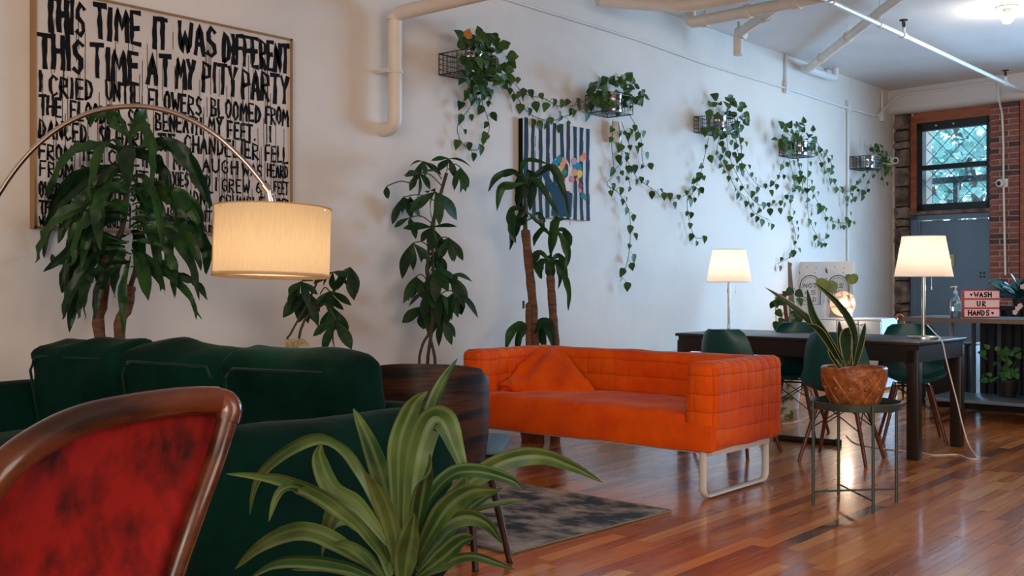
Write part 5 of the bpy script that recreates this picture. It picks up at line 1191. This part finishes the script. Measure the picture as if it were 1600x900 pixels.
q=CM@Vector((.0,.78,0)); 
t2=thing('black_box','low black box standing on the floor left of the slatted bar','box',CM@Vector((-.12,.95,0)),ct.rotation_euler.z)
bm=BM(); box(bm,(-.28,-.15,0),(.20,.25,.55),bev=.01); obj('body',bm,m_blackm,t2,world=False)
bm=BM(); box(bm,(-.29,-.16,.55),(.21,.26,.575),bev=.004); obj('lid',bm,m_blackm,t2,world=False)
# foliage between slats
rg=random.Random(81)
def bushy(c,r,n,lab,size,me,name='potted_plant',h=0):
    t=thing(name,lab,'plant',c)
    bm=BM(); 
    for k in range(6): tube(bm,[c,c+Vector((rg.uniform(-r,r)*.6,rg.uniform(-r,r)*.4,h+rg.uniform(0,r)))],.004,5)
    obj('stems',bm,m_stem,t)
    for k in range(n):
        p=c+Vector((rg.gauss(0,.5)*r,rg.gauss(0,.4)*r,h+rg.uniform(-.8,1)*r)); place_leaf(me,'leaf',t,p,rv(rg)+Vector((0,0,.1)),-VW+rv(rg,.7),size*rg.uniform(.7,1.2))
    return t
m_fresh=leafmat('fresh_green_leaf',(52,110,60),(96,150,88),.4)
fern=shared_leaf('leaf',heart,m_fresh,.3,.2,5)
lc=CM@Vector((.52,.45,.166))
pot('plant_pot','small dark pot on the low counter shelf',(lc.x,lc.y,.166),.09,.14,m_blackm)
bushy(Vector((lc.x,lc.y,.31)),.15,46,'bright green bushy plant on the low shelf under the counter',.07,fern,h=.10)
# hand wash sign
q=CM@Vector((.24,.02,.83)); 
q=FL(1534,496.5,.83); t=thing('lightbox_sign','pink and white letter board sign reading wash ur hands on the counter','sign',q,dirang(4))
sw=.305; sh=.228
m_box=M('lightbox_panel',(240,200,198),.5,emis=.12); m_red=M('lightbox_red',(206,64,66),.5)
bm=BM(); box(bm,(-sw/2,-.0,0),(sw/2,.05,sh),bev=.004); obj('case',bm,m_red,t,world=False)
bm=BM()
for k in range(3): box(bm,(-sw/2+.004,-.003,sh*(k/3)+.010),(sw/2-.004,0,sh*((k+1)/3)-.004+(.0 if k<2 else -.004)))
obj('panel',bm,m_box,t,False,world=False)
MT=TM(t); fl=Flat(MT@Vector((0,-.0035,0)),MT.to_3x3()@Vector((1,0,0)),(0,0,1),MT.to_3x3()@Vector((0,-1,0)))
def hrt(x,y,s): fl.poly([(x,y-s),(x+s*.9,y+s*.2),(x+s*.75,y+s*.8),(x+s*.3,y+s*.85),(x,y+s*.45),(x-s*.3,y+s*.85),(x-s*.75,y+s*.8),(x-s*.9,y+s*.2)])
r3=sh/3
fl.text('WASH',-.065,.078,2*r3+.02,3*r3-.018,.0115,0,gap=.5); hrt(-.092,2*r3+.038,.013)
fl.text('UR',-.04,.03,r3+.02,2*r3-.016,.0115,0,gap=.9)
fl.text('HANDS',-.115,.06,.02,r3-.015,.0115,0,gap=.45); hrt(.09,.038,.013)
fl.done('lettering',m_ink,t)
# sanitiser bottle
q=FL(1493,497,.83); t=thing('sanitiser_bottle','clear pump bottle of blue hand sanitiser beside the letter board sign','bottle',q)
s=.87
bm=BM(); lathe(bm,[(0,0),(.036,0),(.042,.01),(.042,.13),(.036,.16),(.016,.185),(.014,.2)],q,20); obj('bottle_body',bm,M('clear_plastic',(205,232,245),.08,trans=.85),t)
bm=BM(); lathe(bm,[(0,.004),(.038,.004),(.039,.06),(0,.06)],q,20); obj('gel',bm,M('blue_gel',(60,150,190),.2,trans=.4),t)
bm=BM(); lathe(bm,[(0,.2),(.016,.2),(.016,.222),(.006,.226),(.006,.25),(.014,.252),(.014,.262),(0,.264)],q,14); tube(bm,[q+Vector((0,0,.257)),q+Vector((0,0,.257))-RT*.035,q+Vector((0,0,.247))-RT*.042],.005,6); obj('pump',bm,m_whitep,t)
bm=BM(); 
A=[];n=9
rows=[]
for z in (.065,.12):
    rows.append([bm.verts.new(q+Vector((.0428*math.cos(a),.0428*math.sin(a),z))) for a in [math.atan2(-VW.y,-VW.x)-.7+1.4*k/(n-1) for k in range(n)]])
for k in range(n-1): bm.faces.new((rows[0][k],rows[0][k+1],rows[1][k+1],rows[1][k]))
obj('bottle_label',bm,M('label_blue',(120,180,215),.5),t)
# plant with flowers on the bar at right
q=CM@Vector((1.02,.9,.92)); q=P(1592,487,9.0); q.z=.921
pot('plant_pot','small dark pot on the bar top at the right edge',(q.x,q.y,.921),.06,.07,m_blackm)
m_teall=leafmat('bluish_leaf',(16,66,62),(40,110,110),.4); tl=shared_leaf('leaf',obov,m_teall,.25,.2,6)
t=thing('flowering_plant','dark leaved plant with white and pink blossoms on the bar at right edge','plant',(q.x,q.y,.985))
for k in range(22):
    a=rg.uniform(0,2*PI); place_leaf(tl,'leaf',t,q+Vector((0,0,.07)),RT*math.cos(a)+VW*math.sin(a)*.7+UP*rg.uniform(.1,1.5),UP-VW*.6,rg.uniform(.18,.30),1.5)
m_petal=M('blossom',(236,214,214),.6); pet=shared_leaf('petal',heart,m_petal,.2,.1,4)
for px,py in ((1586,488),(1594,478),(1598,448),(1590,482)):
    f=P(px,py,8.85); bm=BM(); bmesh.ops.create_icosphere(bm,subdivisions=1,radius=.006,matrix=Matrix.Translation(f)); fo=obj('blossom',bm,m_petal,t)
    for k in range(5):
        a=k*2*PI/5; place_leaf(pet,'petal',fo,f,RT*math.cos(a)+UP*math.sin(a),-VW,.026,1.3)
# wooden hook of an umbrella by the pilaster
q=P(1405,520,10.5); t=thing('umbrella','umbrella with curved orange wooden handle by the stone pilaster','umbrella',Vector((q.x,q.y,0)))
bm=BM(); top=P(1408,497,10.5); pts=[Vector((top.x,top.y,.62))]
hx=[(1411,520),(1412,505),(1411,496),(1407,492),(1402,493),(1400,499)]
tube(bm,spline([P(x,y,10.5) for x,y in hx],6),.011,8); obj('handle',bm,M('cane_handle',(190,110,48),.4),t)
bt=P(1411,520,10.5); bm=BM(); lathe(bm,[(0,0),(.008,0),(.03,.3),(.024,bt.z-.02),(.008,bt.z),(0,bt.z)],Vector((bt.x,bt.y,0)),12); obj('folded_canopy',bm,m_blackm,t)
# ================================================================ WHITE CABINET WITH POSTERS
cl=WL(1247,497); p0=Vector((WX+.012,11.0,0)); p1=P(1385,497,11.3); ztop=.74
ang=math.atan2(p1.y-p0.y,p1.x-p0.x); 
Lc=math.hypot(p1.x-p0.x,p1.y-p0.y)
ang=-.03
t=thing('white_cabinet','low white cabinet with small black pulls in the corner beyond the table','cabinet',p0,ang)
m_cab=M('white_laminate',(206,212,216),.4)

bm=BM(); box(bm,(0,0.02,.03),(Lc,.42,ztop-.02)); obj('body',bm,m_cab,t,False,world=False)
bm=BM(); box(bm,(-.0,.0,ztop-.02),(Lc+.005,.43,ztop),bev=.002); obj('top_panel',bm,m_cab,t,False,world=False)
for k in range(4):
    w_=Lc/4; bm=BM(); box(bm,(k*w_+.004,.0,.04),((k+1)*w_-.004,.018,ztop-.026),bev=.002); d=obj('door',bm,m_cab,t,world=False)
    hx_=(k+1)*w_-.03 if k%2==0 else k*w_+.03
    bm=BM(); tube(bm,[(hx_-.01,-.012,ztop-.07),(hx_+.03,-.012,ztop-.055)],.006,6); tube(bm,[(hx_,-.012,ztop-.066),(hx_,.002,ztop-.066)],.004,5); o=obj('handle',bm,m_black,t,world=False); o.parent=d; 
CB=TM(t)
def oncab(px,y):
    a,b=-1.0,2.0
    for _ in range(40):
        m=(a+b)/2; q=CB@Vector((m,y,ztop))
        if proj(q)[0]<px: a=m
        else: b=m
    return a
m_post=M('poster_board',(226,228,232),.6); m_pink=M('poster_text',(60,60,78),.6)
def poster(xc,yc,wd,ht,rz,label,words,lean=-.12):
    o0=CB@Vector((xc,yc,ztop+.003)); t=thing('poster_board',label,'poster',o0,rz,'printed boards on the white cabinet')
    LM=Matrix.Rotation(lean,4,'X')
    bm=BM(); box(bm,(-wd/2,0,0),(wd/2,.012,ht),LM); obj('board',bm,m_post,t,False,world=False)
    MT=TM(t)@LM; R3=MT.to_3x3(); fl=Flat(MT@Vector((0,-.0006,0)),R3@Vector((1,0,0)),R3@Vector((0,0,1)),R3@Vector((0,-1,0)))
    aw=wd*.33
    for rr,wdt in ((aw,.010),(aw*.80,.004)):
        pts=[(-rr,ht*.22)]+[(-rr*math.cos(a),ht*.55+rr*1.1*math.sin(a)) for a in [i*PI/10 for i in range(11)]]+[(rr,ht*.22)]
        fl.stroke(pts,wdt,0)
    fl.stroke([(-aw,ht*.22),(aw,ht*.22)],.004,0)
    y=ht*.60
    for wtxt in words:
        hw=min(aw*.62,.03*len(wtxt)); fl.text(wtxt,-hw,hw,y-.045,y,.007,0,gap=.4); y-=.075
    # moon and stars
    fl.poly([(-wd*.40,ht*.90),(-wd*.36,ht*.84),(-wd*.33,ht*.78),(-wd*.40,ht*.80),(-wd*.42,ht*.85)])
    for x_,y_ in ((-.12,.90),(.18,.88),(.15,.80),(-.38,.70)): fl.poly([(wd*x_,ht*y_+.008),(wd*x_+.006,ht*y_),(wd*x_,ht*y_-.008),(wd*x_-.006,ht*y_)])
    fl.done('print',m_pink,t)
poster(oncab(1265,.12),.12,.33,.60,ang+.30,'printed board with arch and moon drawing, left one on the white cabinet',['NOT','AS','OLD'])
poster(oncab(1308,.16),.16,.33,.60,ang+.22,'printed board with arch lettering, right one on the white cabinet behind glowing globe',['AS','YOUNG','AS'])
# globe lamp
g=CB@Vector((.62,.10,ztop)); gp=P(1316,481,10.9); g=Vector((gp.x,gp.y,ztop))
g=CB@Vector((oncab(1317,.09),.09,ztop))
t=thing('globe_lamp','clear glass globe lamp glowing on the white cabinet','lamp',g)
bm=BM(); lathe(bm,[(0,0),(.055,0),(.06,.01),(.05,.02),(0,.02)],g,20); obj('base',bm,m_chrome,t)
bm=BM(); bmesh.ops.create_uvsphere(bm,u_segments=24,v_segments=16,radius=.135,matrix=Matrix.Translation(g+Vector((0,0,.148)))); obj('globe',bm,M('amber_glass',(255,232,216),.12,trans=.93),t)
bm=BM(); bmesh.ops.create_uvsphere(bm,u_segments=12,v_segments=8,radius=.03,matrix=Matrix.Translation(g+Vector((0,0,.15)))); tube(bm,[g+Vector((0,0,.02)),g+Vector((0,0,.13))],.012,8); obj('bulb',bm,M('globe_bulb',(255,214,170),.3,emis=60),t)
point('globe_lamp_light',g+Vector((0,0,.15))-VW*.16,5,(1,.72,.5),.04)
# vases with round leaves
for (px,lx,ly,lab,lf) in ((1291,1292,437,'tall white bottle vase with a folded olive leaf, left of the globe lamp',((1268,428,30,-1),(1302,446,28,1))),(1325,1330,425,'tall white bottle vase with a broad olive leaf, right of the globe lamp',((1316,420,20,-1),(1345,424,22,1)))):
    b=CB@Vector((oncab(px,.05),.05,ztop))
    v=thing('bottle_vase',lab.replace(' with a folded olive leaf','').replace(' with a broad olive leaf',''),'vase',b)
    bm=BM(); lathe(bm,[(0,0),(.04,0),(.045,.02),(.042,.11),(.014,.17),(.013,.23),(.016,.232),(.010,.232),(0,.2)],b,18); obj('vase_body',bm,m_whitep,v)
    t=thing('cut_leaf','olive green cut leaf stem standing in the '+('left' if px<1300 else 'right')+' bottle vase','plant',b+Vector((0,0,.22)),0)
    d=(b-CAM).dot(VW); tipc=P(lx,ly+14,d); bm=BM(); tube(bm,spline([b+Vector((0,0,.1)),(b+tipc)/2+Vector((0,0,.12)),tipc],5),.005,6); obj('stalk',bm,m_stem,t)
    rnd=shared_leaf('leaf_lobe',lambda v:.42*math.sin(PI*min(1,max(0,v*.96+.04)))**.5,m_olive,.15,.15,8)
    for x_,y_,L,sg in lf: place_leaf(rnd,'leaf',t,tipc-(P(x_,y_,d)-tipc).normalized()*.03,P(x_,y_,d)-tipc,-VW+UP*.3+RT*.2*sg,L*.85/F*d,.95)
# brown leaning board, seen on edge, and slender trailing plant beside it
q=WL(1236,410,.1)
t=thing('leaning_panel','bare wood backed panel leaning on the wall left of the printed boards','panel',FL(1240,545,0))
a=P(1231,408,10.3); b_=P(1238,520,10.2); yy=b_.y
bm=BM(); w0=.0; 
v1=[P(1231,409,10.35),P(1236,411,10.25),P(1244,500,10.0),P(1233,500,10.1)]
A=[bm.verts.new(p) for p in v1]; B=[bm.verts.new(p+Vector((-.012,.02,0))) for p in v1]
bm.faces.new(A); bm.faces.new(B[::-1])
for i in range(4): bm.faces.new((A[i],A[(i+1)%4],B[(i+1)%4],B[i]))
lowz=v1[3]; 
obj('board',bm,M('raw_wood_panel',(150,122,96),.7,rgb2=(120,94,74),ns=5),t,False)
bm=BM(); box(bm,(-.03,-.03,0),(.03,.03,.80),Matrix.Translation(FL(1238,0+600,0)*0+Vector((P(1238,500,10.15).x,P(1238,500,10.15).y,0))),bev=.004); obj('upright',bm,MATS['raw_wood_panel'],t)
t=thing('trailing_plant','slender trailing plant with dark small leaves in front of the leaning panel','plant',CF((1232-800)/F*9.7,9.7,0))
D=9.7; rg=random.Random(91); bm=BM()
pot('plant_pot','pot on the floor behind the table under the slender trailing plant',(CF((1232-800)/F*D,D).x,CF((1232-800)/F*D,D).y,0),.12,.3,m_whitep)
bs=CF((1232-800)/F*D,D,.29)
tube(bm,spline([P(1225,455,D),P(1228,490,D),P(1232,520,D),bs],6),.018,8); obj('trunk',bm,m_bark,t)
bm=BM()
for st in ([(1226,462),(1240,450),(1247,468)],[(1226,470),(1212,462),(1212,490),(1214,522)],[(1228,480),(1220,500),(1216,520)],[(1230,500),(1244,488),(1250,510)],[(1228,475),(1240,480),(1238,500)],[(1226,460),(1218,466),(1208,470)]):
    sp=spline([P(x,y,D) for x,y in st],6); tube(bm,sp,.003,5)
    for p in sp[5::3]: place_leaf(heartL[0],'leaf',t,p,Vector((rg.uniform(-.4,.8),rg.uniform(-.4,.4),-.5)),-VW+rv(rg,.5),.09)
obj('stems',bm,m_stem,t)
# low white radiator cover along the wall
a=WL(1075,546,.0); b_=WL(1240,560,0)
t=thing('radiator_cover','long low white heater cover at the foot of the wall behind dining table','radiator',(WX+.12,a.y,0))
bm=BM(); box(bm,(WX+.002,7.6,.06),(WX+.20,10.4,.50),bev=.008); obj('casing',bm,m_white,t)
bm=BM()
for k in range(4): box(bm,(WX+.2,7.64,.2+k*.07),(WX+.208,10.36,.225+k*.07))
obj('louvres',bm,m_white,t,False)
bm=BM(); box(bm,(WX+.03,7.7,0),(WX+.17,7.76,.06)); box(bm,(WX+.03,10.2,0),(WX+.17,10.26,.06)); obj('foot',bm,m_white,t,False)
q=FL(1218,560,.0); q=P(1217,560,9.2)
t=thing('leaf_print','small print with green leaf pattern leaning behind the orange sofa arm','picture',CF((1217-800)/F*9.0,9.0,0),dirang(0))
bm=BM(); box(bm,(-.12,0,0),(.12,.015,.55),Matrix.Rotation(-.08,4,'X')); obj('sheet',bm,M('leaf_pattern',(214,214,208),.7,rgb2=(70,110,60),ns=16,lo=.45,hi=.56),t,False,world=False)
# dried pale leaves behind green sofa
t=LOWTREE
bm=BM(); rg=random.Random(5)
for k in range(4):
    a=P(450+k*5,548,5.9); ribbon(bm,spline([a,P(448+k*7,534-k,5.88),P(466+k*5,532+k*2,5.9),P(474+k*2,546,5.9)],5),[.012,.02,.022,.024,.022,.02,.018,.016,.014,.012,.01,.01,.008,.006,.005,.003],(-VW+rv(rg,.4)).normalized(),fold=.3)
tag(obj('dried_leaf',bm,M('dried_straw',(190,172,132),.8),t),'crumpled pale dried leaf')
